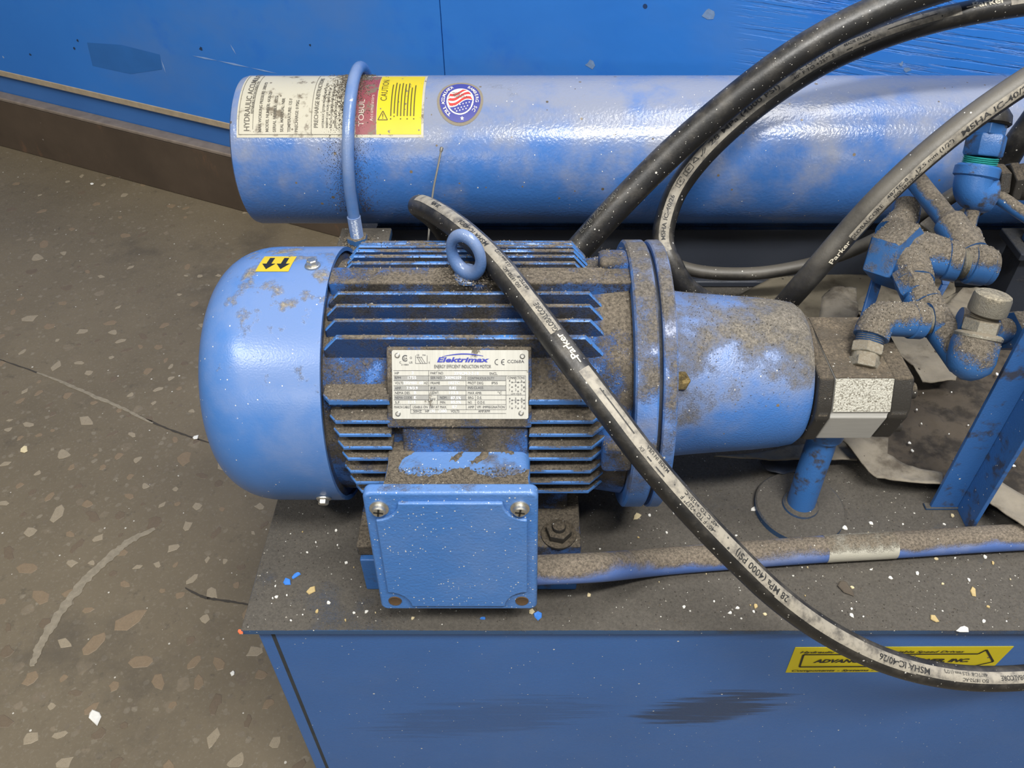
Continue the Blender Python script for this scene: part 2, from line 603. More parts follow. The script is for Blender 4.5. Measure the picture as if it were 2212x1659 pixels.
M['lwhite'] = paperlike('label_cream', (0.47, 0.44, 0.345), lo=0.54, hi=0.66, spk=0.10)
M['lred'] = paperlike('label_red', (0.24, 0.055, 0.065), lo=0.50, hi=0.60)
M['lyellow'] = paperlike('label_yellow', (0.60, 0.475, 0.010), dirt=(0.16, 0.14, 0.08), lo=0.64, hi=0.68)
M['syellow'] = paperlike('sticker_yellow', (0.58, 0.43, 0.02), lo=0.68, hi=0.74)
M['dyellow'] = paperlike('decal_yellow', (0.60, 0.49, 0.01), lo=0.70, hi=0.76, spk=0.02)
M['black'] = flat('print_black', (0.012, 0.012, 0.012), 0.5)
M['labelink'] = flat('label_ink', (0.09, 0.08, 0.06), 0.6)
M['yink'] = flat('caution_ink', (0.085, 0.068, 0.008), 0.6)
M['ewhite'] = flat('emblem_white', (0.66, 0.63, 0.56), 0.5)
M['ered'] = flat('emblem_red', (0.50, 0.045, 0.04), 0.5)
M['enavy'] = flat('emblem_navy', (0.045, 0.05, 0.24), 0.5)
M['edirt'] = flat('emblem_rim', (0.20, 0.175, 0.13), 0.9)
M['brass'] = paint('brass', (0.22, 0.155, 0.05), dust=(0.15, 0.11, 0.045), cover=0.0, up=0.3, nscale=160, amp=3, rough=0.5, metal=0.2)
M['rust'] = flat('rusty_screw', (0.10, 0.06, 0.03), 0.8, 0.3, 0.4, 900)
M['teal'] = flat('teal_sealant', (0.03, 0.30, 0.27), 0.4)
M['wire'] = flat('wire_grey', (0.16, 0.15, 0.13), 0.5, 0.4)
M['chipw'] = flat('flake_white', (0.72, 0.70, 0.64), 0.7)
M['chipc'] = flat('flake_cream', (0.60, 0.50, 0.30), 0.7)
M['chipy'] = flat('flake_yellow', (0.44, 0.33, 0.15), 0.7)
M['chipb'] = flat('flake_blue', (0.05, 0.20, 0.62), 0.4)
M['chipo'] = flat('flake_orange', (0.60, 0.13, 0.05), 0.6)
M['chipbr'] = flat('flake_brown', (0.085, 0.068, 0.05), 0.9)
M['cap'] = paint('cap_dusty', (0.13, 0.12, 0.095), dust=(0.33, 0.29, 0.21), cover=-0.1, up=0.7, nscale=60, amp=1.5, grain=0.8, rough=0.5)


def cloth(name, a, b, dirt, lo, hi, sc=14):
    n = N(name)
    c = n.mix(n.noise(60, 6, 0.65), a, b)
    c = n.mix(n.ramp(n.noise(sc, 7, 0.65), lo, hi), c, dirt)
    c = n.mix(n.specks(160, 0.05, 0.4), c, (0.05, 0.04, 0.03))
    n.bump(n.noise(300, 5, 0.7), 0.5, 0.001)
    return n.out(c, 0.95)


M['rag'] = cloth('rag_cloth', (0.15, 0.13, 0.098), (0.28, 0.245, 0.19), (0.075, 0.06, 0.043), 0.48, 0.70, 22)
M['pad'] = cloth('dirty_pad', (0.050, 0.039, 0.028), (0.098, 0.078, 0.056), (0.024, 0.019, 0.014), 0.44, 0.62, 30)
M['card'] = cloth('cardboard', (0.15, 0.128, 0.09), (0.235, 0.205, 0.15), (0.09, 0.074, 0.05), 0.52, 0.75)

# wall: painted plywood
n = N('wall_blue')
v = n.noise(3.2, 6, 0.62)
c = n.mix(v, (0.022, 0.160, 0.560), (0.036, 0.210, 0.66))
film = n.ramp(n.noise(2.3, 6, 0.6, n.scaled(1, 1, 1.6)), 0.44, 0.74)
c = n.mix(n.math('MULTIPLY', film, 0.6), c, (0.085, 0.20, 0.48))
c = n.mix(n.math('MULTIPLY', n.ramp(n.noise(5.5, 6, 0.65), 0.56, 0.68), 0.5), c, (0.018, 0.15, 0.60))
c = n.mix(n.specks(16, 0.10, 0.07), c, (0.02, 0.05, 0.14))
c = n.mix(n.specks(30, 0.04, 0.10), c, (0.25, 0.36, 0.58))
gv = n.scaled(5, 5, 150)
gr = n.noise(1.0, 5, 0.6, gv, 0.3)
sx_ = n.node('ShaderNodeSeparateXYZ')
n.link(n.tc, sx_.inputs[0])
gmask = n.ramp(n.math('MULTIPLY_ADD', n.math('SUBTRACT', n.noise(4.0, 3, 0.5), 0.5), 1.1, sx_.outputs[0]), 0.30, 0.85)
crack = n.math('MULTIPLY', n.ramp(gr, 0.52, 0.60), gmask)
n.bump(n.math('ADD', n.math('MULTIPLY', crack, -1.0), n.math('MULTIPLY', n.noise(60, 4), 0.15)), 0.7, 0.003)
M['wall'] = n.out(c, 0.42)
n = N('wall_lower')
c = n.mix(n.noise(5, 6, 0.6), (0.030, 0.125, 0.38), (0.05, 0.18, 0.50))
c = n.mix(n.ramp(n.noise(9, 6, 0.65), 0.60, 0.78), c, (0.03, 0.06, 0.12))
M['wall_low'] = n.out(c, 0.45)
M['tan'] = flat('raw_edge', (0.36, 0.29, 0.20), 0.9, 0, 0.3, 60)
n = N('brown_steel')
f = n.noise(7, 7, 0.65)
c = n.mix(f, (0.046, 0.033, 0.024), (0.125, 0.090, 0.062))
c = n.mix(n.ramp(n.noise(11, 7, 0.7, n.scaled(1, 1, 0.4)), 0.56, 0.74), c, (0.21, 0.11, 0.06))
c = n.mix(n.specks(60, 0.05, 0.15), c, (0.3, 0.27, 0.23))
n.bump(n.noise(120, 5, 0.7), 0.3, 0.001)
M['brown'] = n.out(c, 0.55, 0.1)
M['browntop'] = flat('worn_steel_edge', (0.27, 0.22, 0.18), 0.45, 0.3, 0.4, 40)
M['seam'] = flat('seam_dark', (0.01, 0.03, 0.08), 0.9)

# floor: worn concrete with exposed aggregate
n = N('floor_concrete')
c = n.mix(n.noise(2.4, 8, 0.68), (0.082, 0.065, 0.041), (0.205, 0.165, 0.107))


def chips(sc, dens, lo, hi, a, b, amt, patch):
    global c
    vec = n.node('ShaderNodeVectorMath', operation='ADD')
    n.link(n.tc, vec.inputs[0])
    nz_ = n.node('ShaderNodeTexNoise')
    n.link(n.tc, nz_.inputs['Vector'])
    nz_.inputs['Scale'].default_value = sc * 1.6
    nz_.inputs['Detail'].default_value = 3
    sc_ = n.node('ShaderNodeVectorMath', operation='SCALE')
    n.link(nz_.outputs['Color'], sc_.inputs[0])
    sc_.inputs['Scale'].default_value = 0.7 / sc
    n.link(sc_.outputs[0], vec.inputs[1])
    d, cc = n.voro(sc, vec.outputs[0])
    sp = n.node('ShaderNodeSeparateColor')
    n.link(cc, sp.inputs[0])
    pick = n.math('LESS_THAN', sp.outputs[0], dens)
    rad = n.math('MULTIPLY_ADD', sp.outputs[2], 0.22, 0.16)
    edge = n.ramp(n.math('SUBTRACT', rad, d), lo, hi)
    m_ = n.math('MULTIPLY', n.math('MULTIPLY', pick, edge), n.ramp(n.noise(4.5, 5, 0.6), patch - 0.12, patch + 0.1))
    c = n.mix(n.math('MULTIPLY', m_, amt), c, n.mix(n.noise(140, 4), n.mix(sp.outputs[1], a, b), (0.13, 0.11, 0.08)))


chips(34, 0.50, 0.0, 0.07, (0.13, 0.092, 0.056), (0.30, 0.235, 0.155), 0.75, 0.50)
chips(75, 0.45, 0.0, 0.10, (0.12, 0.09, 0.058), (0.33, 0.28, 0.20), 0.7, 0.44)
c = n.mix(n.math('MULTIPLY', n.ramp(n.noise(210, 6, 0.8), 0.53, 0.70), 0.55), c, (0.25, 0.22, 0.17))
c = n.mix(n.math('MULTIPLY', n.ramp(n.noise(38, 8, 0.78), 0.55, 0.72), 0.55), c, (0.055, 0.046, 0.033))
c = n.mix(n.specks(120, 0.07, 0.22), c, (0.50, 0.47, 0.40))
c = n.mix(n.specks(45, 0.03, 0.10), c, (0.55, 0.52, 0.45))
c = n.mix(n.math('MULTIPLY', n.ramp(n.noise(3.5, 7, 0.7), 0.54, 0.74), 0.55), c, (0.055, 0.046, 0.035))
n.bump(n.noise(160, 6, 0.7), 0.2, 0.001)
M['floor'] = n.out(c, n.math('MULTIPLY_ADD', n.noise(3, 4), 0.3, 0.42))


def stone(name, a, b):
    n_ = N(name)
    c_ = n_.mix(n_.noise(2.2, 6, 0.7), a, b)
    c_ = n_.mix(n_.ramp(n_.noise(6, 5, 0.7), 0.55, 0.75), c_, (0.12, 0.10, 0.075))
    return n_.out(c_, 0.5)


M['stone1'] = stone('aggregate_tan', (0.15, 0.108, 0.066), (0.25, 0.185, 0.115))
M['stone2'] = stone('aggregate_cream', (0.20, 0.165, 0.11), (0.34, 0.28, 0.195))
M['stone3'] = stone('aggregate_brown', (0.10, 0.075, 0.048), (0.17, 0.128, 0.085))
n = N('pale_scrape')
M['scrape'] = n.out(n.mix(n.noise(110, 6, 0.7), (0.10, 0.085, 0.06), (0.34, 0.29, 0.21)), 0.85)
M['crack'] = flat('crack_dark', (0.045, 0.038, 0.03), 0.95)
for m in bpy.data.materials:
    pass

# ================================================================== SETTING
FZ = -0.42
fl = MB()
fl.box((-4, -4, FZ - 0.05), (5, 3.2, FZ))
floor = obj('floor', fl, M['floor'])
floor['kind'] = 'structure'
rnd = random.Random(11)


def blob(r, n=8, z=0.0006, rng=rnd, el=1.4):
    b = MB()
    ring = []
    for i in range(n):
        a = 2 * pi * i / n + rng.uniform(-.25, .25)
        q = r * rng.uniform(0.6, 1.15)
        ring.append((q * cos(a) * el, q * sin(a)))
    b.add([(x, y, 0) for x, y in ring] + [(x * .93, y * .93, z) for x, y in ring],
          [tuple(range(n, 2 * n))] + [(i, (i + 1) % n, n + (i + 1) % n, n + i) for i in range(n)])
    return b


stone_me = []
for i in range(14):
    b = blob(1.0, rnd.randint(6, 10), 0.05, rnd, rnd.uniform(1.0, 1.9))
    me = bpy.data.meshes.new('aggregate_stone')
    me.from_pydata(b.v, [], b.f)
    me.materials.append(M[('stone1', 'stone2', 'stone3')[i % 3]])
    stone_me.append(me)
spots = []
tries = 0
while len(spots) < 290 and tries < 6000:
    tries += 1
    px = rnd.uniform(0, 680)
    py = rnd.uniform(330, 1659) if rnd.random() < 0.3 else rnd.uniform(700, 1659)
    p = P(px, py, z=FZ)
    r = rnd.choice((0.006, 0.007, 0.008, 0.009, 0.010, 0.012, 0.014)) * (1 + 0.25 * (py > 1250))
    if any((p - q).length < (r + s) * 1.7 for q, s in spots):
        continue
    spots.append((p, r))
for p, r in spots:
    o = bpy.data.objects.new('aggregate_stone', rnd.choice(stone_me))
    o.location = (p.x, p.y, FZ + 0.0001)
    k_ = rnd.uniform(0.55, 0.95)
    o.scale = (r * k_, r * k_, 0.006)
    o.rotation_euler = (0, 0, rnd.uniform(0, 6.28))
    o.parent = floor
    COL.objects.link(o)


def floor_strip(name, pts, wid, mat, z=0.0007, jit=0.35):
    c = smooth(spline([P(a, b, z=FZ) for a, b in pts], 10), 1)
    b = MB()
    vs, fs = [], []
    for i, (p, t, u, bb) in enumerate(frames(c, V((0, 0, 1)))):
        k = sin(pi * min(1, max(0.04, i / (len(c) - 1) * 0.94 + 0.03))) ** 0.4
        w1 = wid * k * rnd.uniform(1 - jit, 1 + jit)
        w2 = wid * k * rnd.uniform(1 - jit, 1 + jit)
        vs += [p + bb * w1 + V((0, 0, z)), p - bb * w2 + V((0, 0, z))]
    for i in range(len(c) - 1):
        fs.append((2 * i, 2 * i + 1, 2 * i + 3, 2 * i + 2))
    b.add(vs, fs)
    return obj(name, b, mat, floor)


floor_strip('paint_scrape', [(335, 1142), (280, 1170), (230, 1210), (170, 1270), (120, 1340), (85, 1400), (70, 1440)], 0.0075, M['scrape'])
floor_strip('paint_scrape', [(80, 805), (140, 828), (200, 855), (260, 880), (330, 915)], 0.0035, M['scrape'])
floor_strip('crack', [(-20, 770), (80, 805), (160, 836), (260, 880), (335, 915), (400, 940), (470, 962)], 0.0022, M['crack'], 0.0004)
floor_strip('crack', [(400, 1270), (440, 1290), (500, 1300), (560, 1310)], 0.002, M['crack'], 0.0004)

# wall (painted plywood), skewed in plan
A = P(0, 300, z=FZ)
B = P(525, 440, z=FZ)
wd = (B - A)
wd.z = 0
wd.normalize()                       # along the wall, to the right and nearer
wn = V((wd.y, -wd.x, 0))             # towards the room
if wn.y > 0:
    wn = -wn


def W(s, t, z):
    """s along wall from A, t out of the wall, z world height"""
    p = A + wd * s + wn * t
    return V((p.x, p.y, z))


def wallpx(px, py, t=0.0):
    p = Pn(px, py, A + wn * t, wn)
    return (p - A).dot(wd), p.z


def wbox(mb, s0, s1, t0, t1, z0, z1, mi=0):
    q = [W(s0, t0, z0), W(s1, t0, z0), W(s1, t1, z0), W(s0, t1, z0)]
    mb.prism(q, (0, 0, z1 - z0), mi)


_, zb = wallpx(0, 215, 0.03)
_, zb2 = wallpx(500, 335, 0.03)
zb = (zb + zb2) / 2
_, zt1 = wallpx(0, 158, 0.012)
_, zt2 = wallpx(480, 262, 0.012)
zt = (zt1 + zt2) / 2
ss, _ = wallpx(955, 80, 0.012)
wall = MB()
wbox(wall, -1.8, 3.3, -0.06, 0.0, FZ, 1.5)
wl = obj('wall_back', wall, M['wall_low'])
wl['kind'] = 'structure'
lp = MB()
wbox(lp, -1.8, ss - 0.0012, 0.0, 0.012, zt, 1.5)
obj('plywood_panel', lp, M['wall'], wl)
rp = MB()
wbox(rp, ss + 0.0012, 3.3, 0.0, 0.012, zt, 1.5)
obj('plywood_panel', rp, M['wall'], wl)
sm = MB()
wbox(sm, ss - 0.003, ss + 0.003, 0.0, 0.004, zt, 1.5)
obj('seam', sm, M['seam'], wl)
ed = MB()
wbox(ed, -1.8, ss + .3, 0.0, 0.0135, zt - 0.012, zt + 0.004)
o = obj('trim_1', ed, M['tan'], None, 0.002)
o['kind'] = 'structure'
bb = MB()
wbox(bb, -1.8, 3.3, 0.0005, 0.03, FZ, zb - 0.006)
bs = obj('baseboard_back', bb, M['brown'], None, 0.003)
bs['kind'] = 'structure'
bt = MB()
wbox(bt, -1.8, 3.3, 0.0005, 0.032, zb - 0.0055, zb + 0.004)
obj('worn_edge', bt, M['browntop'], bs, 0.003)
# scratch and scuffs on the plywood
sc = MB()
for (x0, y0), (x1, y1), wdt in (((415, 120), (470, 131), .004), ((470, 131), (540, 146), .0045), ((540, 146), (600, 159), .003), ((497, 95), (510, 118), .004), ((348, 128), (358, 158), .004)):
    a = Pn(x0, y0, A + wn * 0.0126, wn)
    b2 = Pn(x1, y1, A + wn * 0.0126, wn)
    q = V((0, 0, wdt / 2))
    if abs((b2 - a).dot(wd)) < abs((b2 - a).z):
        q = wd * (wdt / 2)
    m_ = (a + b2) / 2
    sc.add([a, m_ - q, b2, m_ + q], [(0, 1, 2, 3)])
obj('scratch', sc, flat('scratch_pale', (0.22, 0.36, 0.66), 0.6), wl)
dk = MB()
pts = [(188, 92), (262, 97), (345, 118), (350, 150), (282, 160), (200, 142)]
dk.add([Pn(a, b, A + wn * 0.0124, wn) for a, b in pts], [tuple(range(len(pts)))])
obj('paint_patch', dk, flat('patch_blue', (0.024, 0.140, 0.44), 0.5, 0, 0.2, 12), wl)
for (a, b, r) in ((434, 105, .006), (168, 88, .004), (160, 104, .004), (65, 118, .004), (670, 98, .003), (1275, 140, .009), (1532, 30, .011), (1960, 150, .005), (1948, 137, .004)):
    c = Pn(a, b, A + wn * 0.0125, wn)
    g = MB()
    k = 7
    g.add([c + wd * (r * rnd.uniform(.35, 1.2) * cos(2 * pi * i / k)) + V((0, 0, r * rnd.uniform(.5, 1.1) * sin(2 * pi * i / k))) for i in range(k)], [tuple(range(k))])
    obj('scuff', g, M['seam'] if b < 135 and a < 1000 else flat('scuff_pale', (0.16, 0.26, 0.44), 0.6, 0, 0.4, 120), wl)

# ================================================================== RESERVOIR TANK
LX, LY1 = -0.250, 0.66
tank = thing('reservoir_tank', 'blue steel reservoir tank with a dust-covered top under the motor', 'tank', (0.3, 0.3, FZ))
t = MB()
t.box((LX, 0.0, -0.0075), (0.80, LY1, 0.0))
obj('lid', t, M['lid'], tank, 0.0012, label='dust-covered tank lid plate')
t = MB()
t.box((LX + 0.0085, 0.008, FZ), (0.79, LY1 - 0.01, -0.0076))
obj('shell', t, M['tank'], tank, 0.002)
t = MB()
for s in (0,):
    t.prism([(LX + 0.0085 + 0.012, 0.0079, -0.008), (LX + 0.0085 + 0.0155, 0.0079, -0.008), (LX + 0.0085 + 0.0155, 0.0079, FZ), (LX + 0.0085 + 0.012, 0.0079, FZ)], (0, 0.002, 0))
obj('weld_seam', t, flat('weld_dark', (0.03, 0.035, 0.04), 0.8, 0, 0.4, 80), tank)
rs = random.Random(5)
# company decal
dec = MB()


def mdec(u, v):
    return V((0.193 + u, 0.0074, -0.0105 + v))


c0, c1, c2, c3 = [P(a, b, y=0.0074) for a, b in ((1718, 1399), (2190, 1397), (2137, 1450), (1697, 1453))]


def mdecal(off):
    def m(u, v):           # u,v in 0..1, v up
        top = c0.lerp(c1, u)
        bot = c3.lerp(c2, u)
        p = bot.lerp(top, v)
        return V((p.x, 0.0078 - off, p.z))
    return m


dec.prism([V((q.x, 0.0079, q.z)) for q in (c0, c1, c2, c3)], (0, -0.0005, 0))
dcl = obj('decal', dec, M['dyellow'], tank, label='yellow slanted company decal with black arrow outline')
tx = MB()
mp = mdecal(0.0009)


def scaled_map(mp_, su, sv):
    return lambda u, v: mp_(u / su, v / sv)


WU = (c1 - c0).length
HV = (c0 - c3).length
ms = lambda u, v: mp(u / WU, v / HV)
wl_ = 0.0020
ol = [(0.045, 0.27), (0.885, 0.27), (0.885, 0.12), (0.965, 0.47), (0.885, 0.86), (0.885, 0.72), (0.045, 0.72)]
ol = [(0.055, 0.25), (0.90, 0.25), (0.97, 0.42), (0.885, 0.90), (0.865, 0.74), (0.05, 0.74)]
ol = [(a * WU, b * HV) for a, b in ol]
for i in range(len(ol)):
    put_line(tx, ms, ol[i], ol[(i + 1) % len(ol)], wl_)
put_text(tx, ms, 'Hydraulic - Pneumatic - Variable Speed Drives', 0.03 * WU, 0.80 * HV, 0.0034, 0.04, 0.3, fitw=0.76 * WU)
put_text(tx, ms, 'ADVANCED FLUID POWER, INC.', 0.11 * WU, 0.42 * HV, 0.0060, 0.07, 0.3, fitw=0.74 * WU)
put_text(tx, ms, '(251)', 0.385 * WU, 0.29 * HV, 0.0028, 0.0, 0.3, fitw=0.085 * WU)
put_text(tx, ms, 'Components - Systems - Controls', 0.025 * WU, 0.06 * HV, 0.0034, 0.04, 0.3, fitw=0.56 * WU)
obj('decal_print', tx, M['black'], dcl)

# ================================================================== STEEL BEAM under the accumulator
beam = thing('steel_beam', 'dark dusty steel channel beam on the tank under the long cylinder', 'beam', (0.35, 0.54, 0))
b = MB()
b.box((LX + 0.06, 0.506, 0.0), (0.79, 0.513, 0.083))
obj('web', b, M['beam'], beam, 0.001)
b = MB()
b.box((LX + 0.06, 0.5131, 0.0755), (0.79, 0.60, 0.083))
obj('flange', b, M['beam'], beam, 0.002)
b = MB()
b.box((LX + 0.06, 0.497, 0.0), (0.79, 0.5059, 0.010))
obj('weld_foot', b, M['beam'], beam, 0.003)

# ================================================================== ACCUMULATOR
TY, TZ, TR = 0.5342, 0.1749, 0.085
TX0, TX1 = -0.329, 0.86
acc = thing('accumulator', 'long horizontal blue accumulator cylinder lying behind the motor', 'cylinder', (0.2, TY, TZ - TR))
b = MB()
prof = [(0, TR - 0.020), (0.0005, TR - 0.006), (0.003, TR - 0.0015), (0.008, TR), (0.4, TR), (TX1 - TX0 - 0.008, TR), (TX1 - TX0, TR - 0.006)]
b.lathe((TX0, TY, TZ), (1, 0, 0), prof, 96)
obj('shell', b, M['tube'], acc)


def mtube(off):
    def m(x, a):       # x world X, a = degrees of elevation on the front
        return V((x, TY - (TR + off) * cos(radians(a)), TZ + (TR + off) * sin(radians(a))))
    return m


def tubetext(x0, a0):
    """text that reads upwards round the tube: u goes up (arc), v goes to -x"""
    def m(u, v):
        return mtube(0.0007)(x0 - v, a0 + degrees(u / TR))
    return m


k_ = mtube(0.0003)
lb = MB()
put_rect(lb, k_, -0.3185, 37, -0.114, 103, 4, 20, 0)
lbl = obj('data_label', lb, M['lwhite'], acc, label='cream, red and yellow data label wrapped round the cylinder end')
k2 = mtube(0.0005)
p = MB()
put_rect(p, k2, -0.1885, 39.2, -0.166, 100, 2, 18)
obj('red_panel', p, M['lred'], lbl)
p = MB()
put_rect(p, k2, -0.1655, 39.2, -0.1165, 100.5, 3, 18)
obj('yellow_panel', p, M['lyellow'], lbl)
p = MB()
for (xa, xb) in ((-0.3165, -0.3160), (-0.237, -0.2365), (-0.301, -0.3005)):
    put_rect(p, mtube(0.0006), xa, 39 if xa != -0.301 else 43, xb, 102, 1, 18)
put_rect(p, mtube(0.0006), -0.3165, 39, -0.1885, 39.35, 3, 1)
A0 = 41.5
for x, s, h, st in ((-0.3045, 'HYDRAULIC ACCUMULATOR', 0.0062, 41.5), (-0.2935 - 0.0075, 'REPAIRABLE PISTON DESIGN TYPE', 0.0026, 55),
                    (-0.2915, 'MAX WORKING PRESSURE: 3000 PSI', 0.0034, 41), (-0.2835, 'MODEL NUMBER: 4A30-25', 0.0034, 41),
                    (-0.2755, 'SERIAL NUMBER: 12222', 0.0034, 41), (-0.2675, 'SEAL MATERIAL: NBR', 0.0034, 41),
                    (-0.2595, 'TEMPERATURE: 125 F', 0.0034, 41), (-0.2515, 'PRECHARGE: 0 PSIG', 0.0034, 41),
                    (-0.2295, 'PRECHARGE INSTRUCTIONS', 0.0046, 44), (-0.2230, 'HYDRAULIC SYSTEM PRESSURE MUST BE ZERO', 0.0024, 44),
                    (-0.2185, 'REMOVE GAS VALVE GUARD AND CAP', 0.0024, 44), (-0.2140, 'ATTACH CHARGING AND GAGING UNIT', 0.0024, 44), (-0.2095, 'OPEN VALVE SLOWLY', 0.0024, 44)):
    put_text(p, tubetext(x, st), s, 0, 0, h, 0.012, xs=0.92)
obj('label_print', p, M['labelink'], lbl)
p = MB()
put_text(p, tubetext(-0.1795, 45), 'TOBUL', 0, 0, 0.0062, 0.0, xs=1.2)
put_text(p, tubetext(-0.1695, 49), 'Accumulators', 0, 0, 0.0038, 0.0, spacing=1.15)
obj('red_panel_print', p, flat('print_pale', (0.50, 0.42, 0.36), 0.6), lbl)
p = MB()
put_text(p, tubetext(-0.1555, 66), 'CAUTION', 0, 0, 0.0072, 0.01, fitw=0.038, spacing=1.1)
tri = tubetext(-0.1565, 50)
for a, b_ in (((0, -0.003), (0, 0.0075)), ((0, 0.0075), (0.0105, 0.00225)), ((0.0105, 0.00225), (0, -0.003))):
    put_curve(p, tri, a, b_, 0.0010, 4)
put_line(p, tri, (0.0035, 0.00225), (0.0072, 0.00225), 0.0011)
put_line(p, tri, (0.0016, 0.00225), (0.0025, 0.00225), 0.0011)
for j in range(8):
    x = -0.1500 + j * 0.0036
    ln = tubetext(x, 53 if j != 1 else 55)
    put_curve(p, ln, (0, 0), (0.044 + rs.uniform(-.004, .006), 0), 0.0013)
    if j in (0, 1, 3, 5, 7):
        put_line(p, ln, (-0.004, 0), (-0.0025, 0), 0.0014)
obj('yellow_panel_print', p, M['yink'], lbl)
# round emblem
ex, ea = -0.0745, 66.5
er = 0.0226


def memb(off):
    f0 = mtube(off)
    return lambda u, v: f0(ex + u * 1.0, ea + degrees(v * 1.22 / TR))


em = MB()
for i in range(10):
    put_ring(em, memb(0.0003), 0, 0, er * 1.13 * i / 10, er * 1.13 * (i + 1) / 10, n=40)
eo = obj('emblem', em, M['edirt'], acc, label='round navy emblem sticker with red and white striped flag')
for (nm, r0, r1, mt) in (('emblem_ring', 0.66, 1.0, 'enavy'), ('emblem_rim', 0.63, 0.67, 'ewhite'), ('emblem_field', 0.0, 0.64, 'ewhite')):
    g = MB()
    for i in range(4):
        put_ring(g, memb(0.0006), 0, 0, er * (r0 + (r1 - r0) * i / 4), er * (r0 + (r1 - r0) * (i + 1) / 4), n=40)
    obj(nm, g, M[mt], eo)
g = MB()
me_ = memb(0.0009)
R6 = 0.61 * er


def chord(v):
    return sqrt(max(0.0, R6 * R6 - v * v))


def stripe(f0, f1):
    nseg = 12
    for i in range(nseg):
        q = []
        for (k, f) in ((i, f0), (i + 1, f0), (i + 1, f1), (i, f1)):
            u = -R6 + 2 * R6 * k / nseg
            v = f + 0.10 * er * sin(3.3 * u / R6) + 0.25 * u
            lim = chord(u)
            q.append((u, max(-lim, min(lim, v))))
        if len(set(q)) > 2 and abs(q[0][1] - q[3][1]) + abs(q[1][1] - q[2][1]) > 1e-6:
            put_poly(g, me_, q)


for k in range(3):
    v0 = -0.10 * er + k * 0.24 * er
    stripe(v0, v0 + 0.13 * er)
obj('emblem_stripes', g, M['ered'], eo)
g = MB()
for i in range(14):
    pass
ns = 14
for i in range(ns):
    ua = -R6 + 2 * R6 * i / ns
    ub = -R6 + 2 * R6 * (i + 1) / ns
    fa = min(-0.16 * er + 0.10 * er * sin(3.3 * ua / R6) + 0.25 * ua, chord(ua))
    fb = min(-0.16 * er + 0.10 * er * sin(3.3 * ub / R6) + 0.25 * ub, chord(ub))
    if fa > -chord(ua) or fb > -chord(ub):
        for k in range(6):
            la = [-chord(ua) + (max(fa, -chord(ua)) + chord(ua)) * q_ / 6 for q_ in (k, k + 1)]
            lb_ = [-chord(ub) + (max(fb, -chord(ub)) + chord(ub)) * q_ / 6 for q_ in (k, k + 1)]
            put_poly(g, me_, [(ua, la[0]), (ub, lb_[0]), (ub, lb_[1]), (ua, la[1])])
obj('emblem_canton', g, M['enavy'], eo)
g = MB()
me2 = memb(0.0011)
for i in range(-3, 4):
    for j in range(3):
        u, v = i * 0.15 * er + (j % 2) * .07 * er, -0.22 * er - j * 0.13 * er + 0.25 * i * 0.15 * er
        if u * u + v * v < (0.56 * er) ** 2:
            put_ring(g, me2, u, v, 0, 0.035 * er, n=5)


def arc_text(mb, mp_, s, r, a0, a1, h, inward=False):
    n_ = len(s)
    for i, ch in enumerate(s):
        if ch == ' ':
            continue
        a = a0 + (a1 - a0) * (i + 0.5) / n_
        rot = a - pi / 2 if not inward else a + pi / 2
        put_text(mb, mp_, ch, r * cos(a), r * sin(a), h, 0.01, align='CENTER', rot=rot)


arc_text(g, me2, 'TOBUL ACCUMULATOR', 0.755 * er, radians(236), radians(118), 0.0036)
arc_text(g, me2, 'BAMBERG SC', 0.755 * er, radians(66), radians(-40), 0.0036)
# star
stp = []
for i in range(10):
    a = pi / 2 + i * pi / 5
    q = (0.10 if i % 2 == 0 else 0.045) * er
    stp.append((0.12 * er + q * cos(a), -0.83 * er + q * sin(a)))
put_poly(g, me2, stp)
obj('emblem_lettering', g, M['ewhite'], eo)
g = MB()
for j, s in enumerate(('PROUDLY', 'MADE IN', 'THE U.S.A.')):
    put_text(g, me2, s, -0.40 * er + 0.04 * er * j, 0.36 * er - j * 0.12 * er, 0.0017 + 0.0004 * j, 0.01)
obj('emblem_small_print', g, M['labelink'], eo)
# caked dirt round the clamp on the cylinder: crumbs
# ------------------------------------------------------------------ clamp saddles and U-bolts
UR = 0.0068


def ubolt(x, label):
    u = thing('u_bolt', label, 'clamp', (x, TY, 0.08), 'u-bolts holding the long cylinder')
    R = TR + UR + 0.0004
    pts = [V((x, TY - R - 0.002, 0.111))]
    pts += [V((x, TY - R - 0.002 * (1 - k / 4), 0.111 + (TZ - 0.111) * k / 5)) for k in range(1, 5)]
    for k in range(0, 33):
        a = pi * k / 32
        pts.append(V((x + 0.006 * sin(a), TY - R * cos(a), TZ + R * sin(a) + 0.002 * sin(a))))
    pts += [V((x, TY + R, TZ - (TZ - 0.111) * k / 4)) for k in range(1, 5)]
    b = MB()
    b.tube(pts, UR, 16, ref=V((1, 0, 0)))
    obj('rod', b, M['ubolt'], u)
    b = MB()
    pr = []
    for k in range(15):
        pr += [(k * 0.0018, UR * 1.0), (k * 0.0018 + 0.0009, UR * 1.13)]
    b.lathe((x, TY - R - 0.002, 0.1165), (0, 0, 1), pr, 20)
    obj('thread', b, M['ubolt'], u)
    b = MB()
    b.lathe((x, TY - R - 0.002, 0.1092), (0, 0, 1), [(0, 0.0125), (0.008, 0.0125)], 6)
    obj('nut', b, M['fit'], u, 0.001)
    return u


